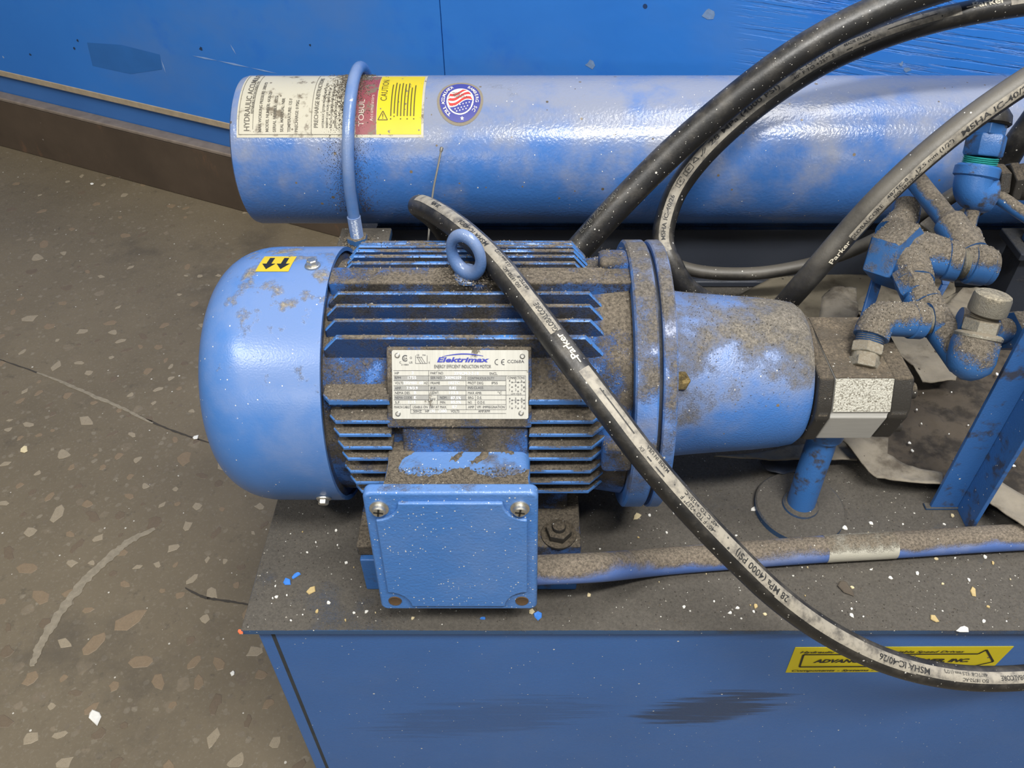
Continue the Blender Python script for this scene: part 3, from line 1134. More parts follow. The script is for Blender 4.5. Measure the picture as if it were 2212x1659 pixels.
ux = -0.1985
ubolt(ux, 'blue u-bolt clamp over the left end of the long cylinder')
UX2 = 0.590
ubolt(UX2, 'blue u-bolt clamp over the right end of the cylinder at the picture edge')
for x, lab in ((ux, 'small dusty steel saddle block under the left u-bolt'), (UX2, 'dusty steel saddle block under the right u-bolt')):
    b = MB()
    b.box((x - 0.024, 0.414, 0.099), (x + 0.036, 0.4705, 0.109))
    o = obj('saddle_block', b, M['lid'] if x < 0 else M['beam'], None, 0.002)
    tag(o, lab, 'block', 'saddle blocks under the cylinder')
    b = MB()
    b.box((x - 0.014, 0.424, 0.0002), (x + 0.020, 0.462, 0.0988))
    obj('support_leg', b, M['beam'], o, 0.001)

# thin wire hanging in front of the cylinder
wp = [D(953, 325, 0.888), D(944, 370, 0.888), D(936, 410, 0.890), D(930, 460, 0.892), D(925, 520, 0.895), D(922, 560, 0.90)]
b = MB()
b.tube(smooth(spline(wp, 6)), 0.0011, 8)
b.lathe(wp[0], (wp[0] - wp[1]), [(-0.002, 0.0012), (0, 0.002), (0.003, 0.002), (0.004, 0.0008)], 8)
tag(obj('wire', b, M['wire']), 'thin grey stiff wire standing between motor and cylinder', 'wire')

# ================================================================== MOTOR
MY, MZ = 0.1682, 0.149


def mot(x, a, r):
    return V((x, MY - r * cos(radians(a)), MZ + r * sin(radians(a))))


motor = thing('electric_motor', 'blue electric motor with cooling fins, caked in dust, on the tank', 'motor', (-0.05, MY, 0.046))
# fan cowl: shell with a lip
b = MB()
prof = [(0.0, 0.1085), (0.0, 0.112), (-0.006, 0.1122), (-0.03, 0.112), (-0.057, 0.112)]
for k in range(1, 11):
    a = pi / 2 * k / 10
    prof.append((-0.057 - 0.048 * sin(a), 0.112 - 0.038 * (1 - cos(a))))
prof += [(-0.106, 0.062), (-0.106, 0.0)]
prof = [(t_, max(r_, 0.0005)) for t_, r_ in prof]
b.lathe((-0.158, MY, MZ), (1, 0, 0), prof, 96, caps=False)
b.lathe((-0.158, MY, MZ), (1, 0, 0), [(0.0, 0.1085), (-0.055, 0.1085)], 96, caps=False)
cowl = obj('fan_cowl', b, M['cowl'], motor, angle=50)


def screw(mb, c, n_, r, h, washer=0.0, slots=0):
    n_ = V(n_).normalized()
    if washer:
        mb.lathe(c, n_, [(0, washer), (0.0015, washer), (0.0022, washer * .85)], 20)
    mb.lathe(V(c) + n_ * (0.002 if washer else 0), n_, [(0, r), (h * .8, r), (h, r * .8)], 6 if washer else 20)


for a, xx in ((93.0, -0.1735), (-28, -0.1735)):
    c = mot(xx, a, 0.112)
    g = MB()
    screw(g, c, c - V((xx, MY, MZ)), 0.0047, 0.0045, 0.0064)
    obj('cowl_screw', g, M['steel'], motor, 0.0005)
g = MB()
g.lathe((-0.1635, MY, MZ), (1, 0, 0), [(0, 0.088), (0.0, 0.1083), (0.003, 0.1083), (0.005, 0.104), (0.006, 0.090)], 72, caps=False)
obj('packed_dust', g, M['fin'], motor)
# rotation sticker
xs_ = [-0.2085, -0.1815]


def mcowl(off):
    def m(u, v):
        return mot(u, v, 0.1121 + off)
    return m


g = MB()
vs = []
for j in range(7):
    f = j / 6
    a = 101.5 - f * 12.5
    vs.append((-0.2165 - 0.0015 * f, a))
    vs.append((-0.1900 - 0.0015 * f, a))
g.add([mcowl(0.0003)(u, v) for u, v in vs], [(2 * i, 2 * i + 2, 2 * i + 3, 2 * i + 1) for i in range(6)])
stk = obj('rotation_sticker', g, M['syellow'], motor, label='small yellow sticker with two black arrows pointing down')
g = MB()
for q in (0.29, 0.73):
    def ms2(u, v, q=q):
        f = (1 - v)
        return mcowl(0.0006)(-0.2165 - 0.0015 * f + 0.0265 * (q + u), 101.5 - f * 12.5)
    for (u0, v0, u1, v1) in ((-0.075, 0.45, 0.075, 0.85),):
        put_poly(g, ms2, [(u0, v0), (u1, v0), (u1, v1), (u0, v1)])
    put_poly(g, ms2, [(-0.20, 0.45), (0.0, 0.12), (0.20, 0.45)])
obj('arrow', g, M['black'], stk)

# stator body
b = MB()
b.lathe((-0.163, MY, MZ), (1, 0, 0), [(0, 0.094), (0.003, 0.1015), (0.213, 0.1015), (0.2305, 0.104), (0.243, 0.106)], 72)
obj('stator_housing', b, M['motor'], motor)
fx0, fx1 = -0.1565, 0.064


def fin_mesh(poly, tax, th, c=0.0009):
    """fin from an outline (root first and last) with softened rim; tax = thickness axis"""
    cen = V((0, 0, 0))
    for p in poly:
        cen += V(p)
    cen /= len(poly)
    n_ = len(poly)

    def ring(off, inset):
        out = []
        for k, p in enumerate(poly):
            p = V(p)
            if inset:
                a = (V(poly[k - 1]) - p).normalized()
                b_ = (V(poly[(k + 1) % n_]) - p).normalized()
                d = a + b_
                if d.length > 1e-4 and k not in (0, n_ - 1):
                    p = p + d.normalized() * inset / max(0.35, sqrt(max(0.0, (1 - a.dot(b_)) / 2)))
            out.append(p + tax * off)
        return out
    rings = [ring(-th / 2, c), ring(-th / 2 + c, 0), ring(th / 2 - c, 0), ring(th / 2, c)]
    g = MB()
    vs = [p for r_ in rings for p in r_]
    nrm = V((0, 0, 0))
    for k in range(n_):
        nrm += (V(poly[k]) - cen).cross(V(poly[(k + 1) % n_]) - cen)
    flip = nrm.dot(tax) < 0
    fs = [tuple(range(n_ - 1, -1, -1)), tuple(range(3 * n_, 4 * n_))]
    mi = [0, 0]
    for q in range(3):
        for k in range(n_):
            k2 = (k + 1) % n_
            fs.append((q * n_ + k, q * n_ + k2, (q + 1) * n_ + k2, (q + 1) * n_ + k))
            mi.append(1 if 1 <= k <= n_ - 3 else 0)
    if flip:
        fs = [tuple(reversed(f)) for f in fs]
    g.add(vs, fs)
    g.m = mi
    return g


def vfin(y, ztop, zbot, xa=fx0, xb=fx1, th=0.0038, ch=0.012):
    poly = [(xa, y, zbot), (xa, y, ztop - ch * .6), (xa + ch * .55, y, ztop), (xb - ch, y, ztop), (xb, y, ztop - ch * 1.2), (xb, y, zbot)]
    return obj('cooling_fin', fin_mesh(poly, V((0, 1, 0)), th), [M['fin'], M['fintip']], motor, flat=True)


def hfin(z, yfront, yback, xa=fx0 + .004, xb=fx1, th=0.0038, ch=0.014, ca=True, cb=True):
    poly = [(xa, yback, z)]
    poly += [(xa, yfront + ch * .5, z), (xa + ch * .4, yfront, z)] if ca else [(xa, yfront, z)]
    poly += [(xb - ch, yfront, z), (xb, yfront + ch * 1.0, z)] if cb else [(xb, yfront, z)]
    poly += [(xb, yback, z)]
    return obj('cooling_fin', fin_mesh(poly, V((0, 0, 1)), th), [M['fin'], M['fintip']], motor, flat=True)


def zin(y, r=0.099):
    return MZ + sqrt(max(0.0, r * r - (y - MY) ** 2))


def yin(z, r=0.099):
    return MY - sqrt(max(0.0, r * r - (z - MZ) ** 2))


RF = 0.1145
# upright fins in front of the eyebolt pad
for a in (76.0, 70.0, 63.6):
    c = mot(0, a, RF)
    vfin(c.y, c.z, zin(c.y) - 0.004, ch=0.016)
c = mot(0, 56.6, 0.1155)
vfin(c.y, c.z, zin(c.y) - 0.02, th=0.005, ch=0.020)
# upright fins behind it
for y in (0.1735, 0.1845, 0.1955, 0.2075, 0.2195, 0.231):
    rr = 0.1165
    z = MZ + sqrt(rr ** 2 - (y - MY) ** 2)
    vfin(y, z, zin(y) - 0.004, -0.148, 0.050, ch=0.012)
# lying fins under the nameplate panel (front side) and their twins behind
for a, xa in ((31.2, fx0), (23.2, fx0 + .004), (17.6, fx0 + .006), (11.8, fx0 + .008), (6.2, fx0 + .01), (-1.0, fx0 + .01), (-8.6, fx0 + .012), (-16.5, fx0 + .014)):
    c = mot(0, a, RF)
    if a > 10:
        hfin(c.z, c.y, yin(c.z) + 0.004, xa=xa, xb=-0.105, cb=False, th=0.0056 if a > 30 else 0.0038)
        hfin(c.z, c.y, yin(c.z) + 0.004, xa=0.001, ca=False, th=0.0056 if a > 30 else 0.0038)
    else:
        hfin(c.z, c.y, yin(c.z) + 0.004, xa=xa)
for a in (24, 10, -4, -18):
    z = MZ + RF * sin(radians(a))
    y1 = MY + RF * cos(radians(a))
    g = MB()
    g.box((fx0, MY + 0.085, z - .0018), (fx1 - .01, y1, z + .0018))
    obj('cooling_fin', g, M['fin'], motor, 0.001, flat=True)


def tang_box(a, r0, r1, w0, w1, x0, x1, x0b=None, x1b=None):
    """box standing on the cylinder at angle a: radial r0..r1, tangential -w0..w1 (w up)"""
    a = radians(a)
    rad = V((0, -cos(a), sin(a)))
    tan_ = V((0, sin(a), cos(a)))
    c = V((0, MY, MZ))
    q = [c + rad * r0 - tan_ * w0, c + rad * r1 - tan_ * w0, c + rad * r1 + tan_ * w1, c + rad * r0 + tan_ * w1]
    g = MB()
    g.prism([p + V((x0, 0, 0)) for p in q], (x1 - x0, 0, 0))
    return g


# flat panel beside the nameplate, at a slant
g = tang_box(44, 0.085, 0.1005, 0.028, 0.026, fx0 + 0.002, fx1)
obj('side_panel', g, M['motor'], motor, 0.002)
g = tang_box(38.5, 0.095, 0.1105, 0.034, 0.028, -0.1075, 0.003)
obj('nameplate_pad', g, M['motor'], motor, 0.0015)
g = tang_box(18, 0.092, 0.1115, 0.030, 0.016, -0.097, 0.0)
obj('box_pad', g, M['motor'], motor, 0.002)
# eyebolt pad
g = tang_box(87.5, 0.088, 0.1130, 0.0125, 0.0085, fx0 - 0.001, 0.0825)
obj('eyebolt_pad', g, M['motor'], motor, 0.002)
# end bell and its lugs
b = MB()
b.lathe((0.06, MY, MZ), (1, 0, 0), [(0, 0.09), (0.004, 0.102), (0.024, 0.104)], 72)
obj('end_bell', b, M['motor'], motor)
for a in (97, 7, -83, 187):
    g = tang_box(a, 0.09, 0.1175, 0.013, 0.013, 0.058, 0.0815)
    obj('bolt_lug', g, M['motor'], motor, 0.004, 3)
b = MB()
b.lathe((0.0815, MY, MZ), (1, 0, 0), [(0, 0.116), (0.0015, 0.118), (0.0165, 0.118), (0.018, 0.1165)], 96)
obj('face_flange', b, M['flange'], motor)
b = MB()
b.lathe((0.0994, MY, MZ), (1, 0, 0), [(0, 0.112), (0.0032, 0.112)], 72)
obj('gasket', b, M['beam'], motor)

# nameplate
na = radians(38.5)
nrad = V((0, -cos(na), sin(na)))
ntan = V((0, sin(na), cos(na)))
PW, PH = 0.1035, 0.0525
npc = V((-0.0513, MY, MZ)) + nrad * 0.1106 + ntan * (-0.0008)


def mplate(off):
    return lambda u, v: npc + V((u - PW / 2, 0, 0)) + ntan * (v - PH / 2) + nrad * off


g = MB()
g.prism([mplate(0)(*q) for q in ((0.001, 0), (PW - .001, 0), (PW, 0.001), (PW, PH - .001), (PW - .001, PH), (0.001, PH), (0, PH - .001), (0, .001))], nrad * 0.0009)
plate = obj('nameplate', g, M['plate'], motor, label='silver metal nameplate with printed motor data')
for (u, v) in ((0.0042, 0.0485), (PW - 0.0045, 0.0478), (0.0042, 0.004), (PW - 0.0055, 0.0045)):
    g = MB()
    g.lathe(mplate(0.0009)(u, v), nrad, [(0, 0.0021), (0.0006, 0.0020), (0.0012, 0.0012)], 14)
    obj('rivet', g, M['steel'], plate)
m1 = mplate(0.0011)
m2 = mplate(0.0013)
PX = PW / 293.0            # photo pixels on the plate


def pu(x):
    return (x - 849) * PX


def pv(y):
    return PH - (y - 762) * PH / 146.0


bd = MB()
for (x0, y0, x1, y1) in ((853, 817, 927, 827), (853, 838, 927, 848), (853, 858, 927, 868), (930, 817, 1007, 827), (930, 838, 1007, 848), (1010, 817, 1093, 827), (1010, 838, 1093, 848), (947, 858, 1007, 868)):
    put_rect(bd, m1, pu(x0), pv(y1), pu(x1), pv(y0))
obj('shade_band', bd, M['plateshade'], plate)
tx = MB()
for (x0, y0, x1, y1) in ((852, 805, 1140, 805), (928, 805, 928, 876), (1008, 816, 1008, 888), (1094, 816, 1094, 888), (852, 816, 1094, 816), (852, 826, 1094, 826), (852, 837, 1094, 837), (852, 847, 1094, 847),
                         (852, 857, 1094, 857), (852, 867, 928, 867), (946, 867, 1094, 867), (852, 877, 1094, 877), (888, 877, 888, 896), (888, 888, 1094, 888), (946, 857, 946, 877), (1028, 857, 1028, 888), (1094, 857, 1136, 857), (888, 896, 1094, 896),
                         (1094, 816, 1136, 816), (1136, 816, 1136, 888)):
    put_line(tx, m2, (pu(x0), pv(y0)), (pu(x1), pv(y1)), 0.00022)
T = lambda s, x, y, h=6.0, wpx=None, b_=0.0: put_text(tx, m2, s, pu(x), pv(y), h * PX, b_, fitw=wpx * PX if wpx else None)
for s, x, y, wpx in (('HP', 855, 813, 9), ('RPM', 855, 823, 13), ('VOLTS', 855, 834, 18), ('HZ', 918, 834, 8), ('AMP.', 855, 845, 14), ('NEMA DES.', 855, 855, 33), ('NEMA CODE', 855, 865, 36), ('S.F.', 855, 875, 11),
                     ('PART NO.', 932, 813, 28), ('SER NO.', 932, 823, 25), ('FRAME', 932, 834, 20), ('P.F.', 932, 845, 12), ('LB/WT.', 932, 855, 18), ('EFF.', 931, 869, 13), ('NOM.', 952, 865, 15), ('MIN.', 952, 875, 12),
                     ('ENCL.', 1059, 814, 17), ('CONTINUOUS DUTY', 1012, 824, 57), ('PROT DEG', 1012, 834, 33), ('IP55', 1063, 834, 13), ('INS.CLASS', 1012, 844, 33), ('MAX AMB.', 1012, 855, 30), ('\u00b0C', 1076, 855, 9),
                     ('BRG', 1012, 865, 12), ('NO.', 1012, 875, 9), ('D.E.', 1032, 865, 10), ('O.D.E.', 1032, 875, 17), ('AMP', 1012, 885, 13), ('VPI  IMPREGNATION', 1031, 885, 60), ('MARCH CABLE', 853, 885, 33),
                     ('USABLE ON 208V AT MAX.', 893, 885, 73), ('50HZ', 894, 894, 18), ('HP', 920, 894, 8), ('VOLTS', 975, 894, 18), ('AMP.RPM', 1034, 894, 25), ('CONNECTIONS', 1097, 823, 37)):
    T(s, x, y, 5.6, wpx)
T('ENERGY EFFICIENT INDUCTION MOTOR', 940, 800, 7.5, 122)
T('CC068A', 1097, 789, 6.8, 36)
T('LOW VOLTS', 1105, 856, 3.6, 22)
for j, (y, row) in enumerate(((828, '456'), (838, '789'), (847, '123'), (866, '456'), (873, '789'), (883, '123'))):
    for i, ch in enumerate(row):
        T(ch, 1100 + i * 13, y + 1, 5.0)
        put_ring(tx, m2, pu(1107 + i * 13), pv(y + 2), 0.0003, 0.0006, n=10)
    if j in (0, 3):
        put_line(tx, m2, (pu(1107), pv(y + 2)), (pu(1133), pv(y + 2)), 0.0002)
# CE mark, certification marks
for cxp, open_ in ((1076, 0), (1090, 0)):
    put_ring(tx, m2, pu(cxp), pv(787), 5.0 * PX, 6.4 * PX, radians(80), radians(280), 24)
put_line(tx, m2, (pu(1084), pv(787)), (pu(1090), pv(787)), 0.0005)
put_ring(tx, m2, pu(878), pv(779), 5.0 * PX, 6.8 * PX, radians(50), radians(310), 28)
T('SA', 874.5, 782, 5.2, 8)
T('C', 865, 790, 4.6)
T('US', 886, 790, 4.6)
put_ring(tx, m2, pu(890), pv(778), 1.6 * PX, 2.2 * PX, n=14)
T('214883', 869, 794, 3.0, 16)
for a, b_ in (((900, 790), (925, 790)), ((925, 790), (925, 773)), ((900, 773), (900, 790)), ((903, 776), (911, 790)), ((907, 776), (916, 790)), ((912, 776), (921, 790)), ((902, 777), (914, 777))):
    put_line(tx, m2, (pu(a[0]), pv(a[1])), (pu(b_[0]), pv(b_[1])), 0.00025)
T('CE', 902, 774, 3.5)
T('MA', 915, 774, 3.5)
T('E', 928, 790, 4.0)
obj('nameplate_print', tx, M['platedark'], plate)
tw = MB()
TW = lambda s, x, y, wpx, h=6.4: put_text(tw, m2, s, pu(x), pv(y), h * PX, 0.02, fitw=wpx * PX)
for s, x, y, wpx in (('3', 891, 813, 4.5), ('1755', 883, 823, 18), ('230/460  60', 873, 834, 43), ('7.9/3.9', 880, 845, 24), ('B', 896, 855, 5), ('K', 896, 865, 5), ('1.15', 884, 875, 15), ('33NCM-3-3-18', 983, 814, 52), ('30090359', 963, 823, 35),
                     ('182TC', 971, 834, 23), ('0.82', 972, 845, 15), ('103.5', 972, 855, 19), ('87.5%', 975, 866, 22), ('85.5%', 975, 875, 22), ('8.7', 978, 885, 10), ('190', 930, 894, 11), ('/380', 948, 894, 18)):
    TW(s, x, y, wpx)
obj('nameplate_stamp', tw, M['platewhite'], plate)
tl = MB()
put_text(tl, m2, 'Elektrimax', pu(946), pv(787), 10.5 * PX, 0.045, 0.25, fitw=112 * PX)
for i in range(18):
    f0, f1 = i / 18, (i + 1) / 18
    q = lambda f: (pu(957 + 88 * f), pv(778 - 8.0 * sin(pi * (0.1 + f * .75))))
    put_line(tl, m2, q(f0), q(f1), 0.0003 + 0.0006 * sin(pi * f0))
obj('nameplate_logo', tl, M['plateblue'], plate)

# lifting eye
ebase = mot(-0.0475, 86, 0.113)
erd = V((0, -cos(radians(86)), sin(radians(86))))
b = MB()
b.lathe(ebase - erd * 0.001, erd, [(0, 0.0115), (0.002, 0.0112), (0.004, 0.0085), (0.008, 0.0065)], 24)
ec = ebase + erd * 0.0240 + V((0, -0.0045, 0))
tilt = radians(32)
eu = V((cos(tilt), -sin(tilt), 0))
ew = erd
rr_ = []
b2 = MB()
nn = 40
vs, fs = [], []
nrm = eu.cross(ew).normalized()
for i in range(nn):
    a = 2 * pi * i / nn
    cdir = eu * cos(a) + ew * sin(a) * 1.27
    thick = 0.0043 + 0.0010 * max(0.0, -sin(a))
    for k in range(14):
        q = 2 * pi * k / 14
        vs.append(ec + cdir * (0.0138 + thick * cos(q)) + nrm * (thick * sin(q)))
for i in range(nn):
    for k in range(14):
        i2, k2 = (i + 1) % nn, (k + 1) % 14
        fs.append((i * 14 + k, i2 * 14 + k, i2 * 14 + k2, i * 14 + k2))
b.add(vs, fs)
obj('lifting_eye', b, M['ubolt'], motor, label='blue steel lifting eyebolt ring')

# foot
b = MB()
b.box((-0.148, 0.045, 0.0463), (0.046, 0.292, 0.060))
obj('foot', b, M['motor'], motor, 0.002)
b = MB()
b.box((-0.135, 0.085, 0.0595), (0.035, 0.25, 0.085))
obj('foot_web', b, M['motor'], motor, 0.003)
fb = P(1207, 1152, z=0.062)
b = MB()
b.lathe((fb.x, fb.y, 0.0595), (0, 0, 1), [(0, 0.0155), (0.0022, 0.0155)], 28)
b.lathe((fb.x, fb.y, 0.0617), (0, 0, 1), [(0, 0.0115), (0.0065, 0.0115), (0.0075, 0.009)], 6, rot=0.3)
b.lathe((fb.x, fb.y, 0.069), (0, 0, 1), [(0, 0.006), (0.004, 0.0058), (0.005, 0.004)], 16)
obj('foot_bolt', b, M['pumpdark'], motor, 0.0005)
b = MB()
b.box((-0.146, 0.0405, 0.0003), (0.044, 0.297, 0.0462))
rb = obj('riser_block', b, M['bracket'], None, 0.0015)
tag(rb, 'blue riser block between the motor foot and the tank lid', 'block')

# terminal box
cov = [D(780, 1062, 0.600), D(1163, 1062, 0.600), D(1160, 1318, 0.686), D(825, 1290, 0.680)]
ctl, ctr, cbr = D(780, 1066, 0.600), D(1163, 1064, 0.600), D(1161, 1316, 0.684)
ux_ = (ctr - ctl)
CW = ux_.length
cn_t = radians(5.4)
cdn = V((0, -sin(cn_t), -cos(cn_t)))          # down along the cover
cno = V((0, -cos(cn_t), sin(cn_t)))           # outwards
co = V((ctl.x, (ctl.y + ctr.y) / 2, (ctl.z + ctr.z) / 2))
CH = (cbr - ctr).dot(cdn)
CWT = 0.004
rc = 0.006


def mc(u, v, o_):      # u 0..CW, v 0..CH down, o_ out
    return co + V((u, 0, 0)) + cdn * v + cno * o_


def rrect(u0, v0, u1, v1, r, n_=5):
    out = []
    for (cu, cv, a0) in ((u1 - r, v0 + r, -90), (u1 - r, v1 - r, 0), (u0 + r, v1 - r, 90), (u0 + r, v0 + r, 180)):
        for k in range(n_ + 1):
            a = radians(a0 + 90 * k / n_)
            out.append((cu + r * cos(a), cv + r * sin(a)))
    return out


b = MB()
b.prism([mc(u, v, -0.011) for u, v in rrect(0, 0, CW, CH, rc)], cno * 0.011)
cover = None
tb = obj('terminal_box', MB().prism([mc(u, v, -0.0112) for u, v in rrect(0.012, 0.006, CW - 0.006, CH - 0.03, 0.008)], cno * -0.062), M['box'], motor, 0.003, 3)
cover = obj('box_cover', b, M['box'], tb, 0.0028, 3)
# raised panel with notched corners
i0, nt, nr = 0.008, 0.018, 0.006
pl = []


def notch(cu, cv, su, sv):
    # concave corner from one edge to the other
    pts_ = []
    for k in range(7):
        a = pi / 2 * k / 6
        pts_.append((cu + su * nt * cos(a), cv + sv * nt * sin(a)))
    return pts_


q = notch(i0, i0, 1, 1)
pl += list(reversed(q))[::-1]
pl = notch(i0, i0, 1, 1)[::1]                 # from (i0+nt, i0) to (i0, i0+nt)
poly = [(i0 + nt, i0)]
arcs = [[(i0 + nt * cos(pi / 2 * k / 6), i0 + nt * sin(pi / 2 * k / 6)) for k in range(7)],
        [(i0 + nt * sin(pi / 2 * k / 6), CH - i0 - nt * cos(pi / 2 * k / 6)) for k in range(7)],
        [(CW - i0 - nt * cos(pi / 2 * k / 6), CH - i0 - nt * sin(pi / 2 * k / 6)) for k in range(7)],
        [(CW - i0 - nt * sin(pi / 2 * k / 6), i0 + nt * cos(pi / 2 * k / 6)) for k in range(7)]]
poly = arcs[0] + arcs[1] + arcs[2] + arcs[3]
b = MB()
b.prism([mc(u, v, -0.0005) for u, v in poly], cno * 0.0036)
obj('raised_panel', b, M['box'], cover, 0.0014, 3)
for (u, v, mt, h) in ((0.0115, 0.0155, 'steel', 0.0045), (CW - 0.0135, 0.0155, 'steel', 0.0045), (0.0125, CH - 0.012, 'rust', 0.0008), (CW - 0.0125, CH - 0.012, 'rust', 0.0008)):
    g = MB()
    c = mc(u, v, 0)
    if mt == 'steel':
        g.lathe(c, cno, [(0, 0.0072), (0.0012, 0.0072), (0.0012, 0.0052), (h, 0.0050), (h + 0.0008, 0.0040)], 24)
        s_ = obj('cover_screw', g, M['steel'], cover)
        g = MB()
        top = mc(u, v, h + 0.0009)
        for a in (0.15, 0.15 + pi / 2):
            d1 = V((1, 0, 0)) * cos(a) + cdn * sin(a)
            d2 = V((1, 0, 0)) * -sin(a) + cdn * cos(a)
            g.prism([top + d1 * 0.0036 + d2 * 0.0007, top + d1 * 0.0036 - d2 * 0.0007, top - d1 * 0.0036 - d2 * 0.0007, top - d1 * 0.0036 + d2 * 0.0007], cno * 0.0002)
        obj('screw_slot', g, M['black'], s_)
    else:
        g.lathe(c, cno, [(-0.0002, 0.0056), (h, 0.0052), (h - 0.0004, 0.0038), (0.0002, 0.003)], 24)
        obj('cover_screw', g, M['rust'], cover, label='rusty countersunk screw')

# ================================================================== BELL HOUSING + PUMP
bell = thing('bell_housing', 'blue dusty cone-shaped coupling housing bolted to the motor flange', 'housing', (0.17, MY, MZ - 0.118))
b = MB()
b.lathe((0.1028, MY, MZ), (1, 0, 0), [(0, 0.1165), (0.0012, 0.118), (0.0095, 0.118), (0.011, 0.1165)], 96)
obj('mounting_flange', b, M['flange'], bell)
b = MB()
b.lathe((0.1138, MY, MZ), (1, 0, 0), [(0, 0.084), (0.003, 0.078), (0.010, 0.0742), (0.022, 0.0728), (0.040, 0.0712), (0.085, 0.0680), (0.108, 0.0655), (0.118, 0.0635), (0.1225, 0.0600), (0.1235, 0.054)], 80)
obj('cone', b, M['bell'], bell)
g = MB()
gc = Pn(1486, 810, V((0.12, MY, MZ)), V((1, 0, 0)))
ga = 38
g.lathe(mot(0.1225, ga, 0.0735), mot(0, ga, 1) - mot(0, ga, 0), [(-0.003, 0.0085), (0.003, 0.0085), (0.005, 0.0075)], 6)
obj('sight_plug', g, M['brass'], bell, 0.0006, label='small brass hex plug')

pump = thing('gear_pump', 'gear pump with bright aluminium body between dark end covers', 'pump', (0.28, MY, 0.09))
sec = [(0.202, 0.186), (0.117, 0.191), (0.1045, 0.166), (0.1045, 0.1605), (0.1035, 0.158), (0.115, 0.121), (0.205, 0.118), (0.222, 0.14), (0.222, 0.17)]


def pext(x0, x1, k=1.0, dz=0.0):
    g_ = MB()
    cy, cz = 0.163, 0.154
    g_.prism([(x0, cy + (y - cy) * k, cz + (z - cz) * k + dz) for y, z in sec], (x1 - x0, 0, 0))
    return g_


PXa = 0.2385
b = MB()
b.lathe((0.2355, MY, MZ), (1, 0, 0), [(0, 0.055), (0.006, 0.055)], 48)
obj('pilot', b, M['pumpdark'], pump)
obj('front_cover', pext(0.2375, 0.2505, 1.03), M['pumpdark'], pump, 0.003, 3)
body = MB()
body.merge(pext(0.2507, 0.2985, 1.0))
obj('body', body, M['alu'], pump, 0.0012)
# rough cast band and dusty top of the body
g = MB()
g.prism([(0.2509, y, z) for y, z in ((0.1162, 0.1905), (0.1038, 0.1655), (0.1028, 0.166), (0.1155, 0.1915))], (0.0474, 0, 0))
obj('cast_face', g, M['castalu'], pump)
g = MB()
g.prism([(0.2509, y, z) for y, z in ((0.2015, 0.1865), (0.1165, 0.1916), (0.1165, 0.1910), (0.2015, 0.1855))], (0.0474, 0, 0))
obj('dusty_top', g, M['pumptop'], pump)
obj('rear_cover', pext(0.2987, 0.3165, 0.99), M['pumpdark'], pump, 0.003, 3)
for (y, z) in ((0.122, 0.172), (0.122, 0.132), (0.205, 0.172)):
    b = MB()
    b.lathe((0.3163, y, z), (1, 0, 0), [(0, 0.007), (0.006, 0.007), (0.0065, 0.005)], 16)
    obj('cover_bolt', b, M['pumpdark'], pump)

# suction pipe and its flange
spx, spy = 0.267, 0.1316
suc = thing('suction_pipe', 'short blue pipe rising from a round flange on the tank to the pump', 'pipe', (spx, spy, 0))
b = MB()
b.lathe((spx, spy, 0.0), (0, 0, 1), [(0, 0.043), (0.006, 0.043), (0.0075, 0.0415), (0.0078, 0.02)], 56)
obj('base_flange', b, M['lid'], suc)
b = MB()
b.lathe((spx, spy, 0.0075), (0, 0, 1), [(0, 0.0175), (0.003, 0.0172), (0.005, 0.015)], 32)
obj('weld_collar', b, M['lid'], suc)
b = MB()
b.tube([V((spx, spy, 0.006)), V((spx + 0.001, spy + 0.004, 0.05)), V((spx + 0.004, spy + 0.010, 0.095)), V((spx + 0.005, spy + 0.012, 0.1185))], 0.0135, 24)
obj('pipe', b, M['post'], suc)
b = MB()
b.lathe((spx + 0.004, spy + 0.011, 0.098), (0.03, 0.08, 1), [(0, 0.0175), (0.018, 0.0185), (0.02, 0.017)], 24)
obj('collar', b, M['post'], suc)

# upright angle bracket
br = thing('angle_bracket', 'blue upright angle-iron bracket standing on the tank at right', 'bracket', (0.41, 0.12, 0))
b = MB()
b.box((0.397, 0.1325, 0.0), (0.4235, 0.1365, 0.40))
obj('flange', b, M['bracket'], br, 0.0008)
b = MB()
b.box((0.4236, 0.104, 0.0), (0.4276, 0.1365, 0.40))
obj('flange', b, M['bracket'], br, 0.0008)
b = MB()
b.prism([(0.392, 0.139, 0.0001), (0.432, 0.139, 0.0001), (0.432, 0.131, 0.0001), (0.392, 0.131, 0.0001)], (0, 0, 0.003))
obj('weld_bead', b, M['lid'], br, 0.001)

# conduit
cp = [D(1125, 1236, 0.690), D(1165, 1231, 0.690), D(1240, 1228, .686), D(1310, 1224, .698), P(1420, 1214, z=0.0134), P(1600, 1199, z=0.0134), P(1780, 1186, z=0.0134), P(1950, 1176, z=0.0134), P(2100, 1166, z=0.0134), P(2250, 1158, z=0.0134), P(2420, 1150, z=0.0134)]
b = MB()
b.tube(smooth(spline(cp, 8), 3), 0.0125, 20)
cdt = obj('conduit', b, M['conduit'])
tag(cdt, 'thick dusty blue conduit running along the tank top from the terminal box', 'conduit')
g = MB()
cc_ = smooth(spline(cp, 8), 3)
i0_ = min(range(len(cc_)), key=lambda i: (cc_[i] - P(1770, 1188, z=0.0134)).length)
i1_ = min(range(len(cc_)), key=lambda i: (cc_[i] - P(1935, 1178, z=0.0134)).length)
g.tube(cc_[i0_:i1_ + 1], 0.0128, 20, caps=False)
obj('bare_patch', g, paint('worn_tape', (0.42, 0.40, 0.33), dust=(0.20, 0.165, 0.12), cover=-0.55, up=1.1, nscale=40, amp=1.6), cdt, label='stretch of conduit worn bare to dull cream')

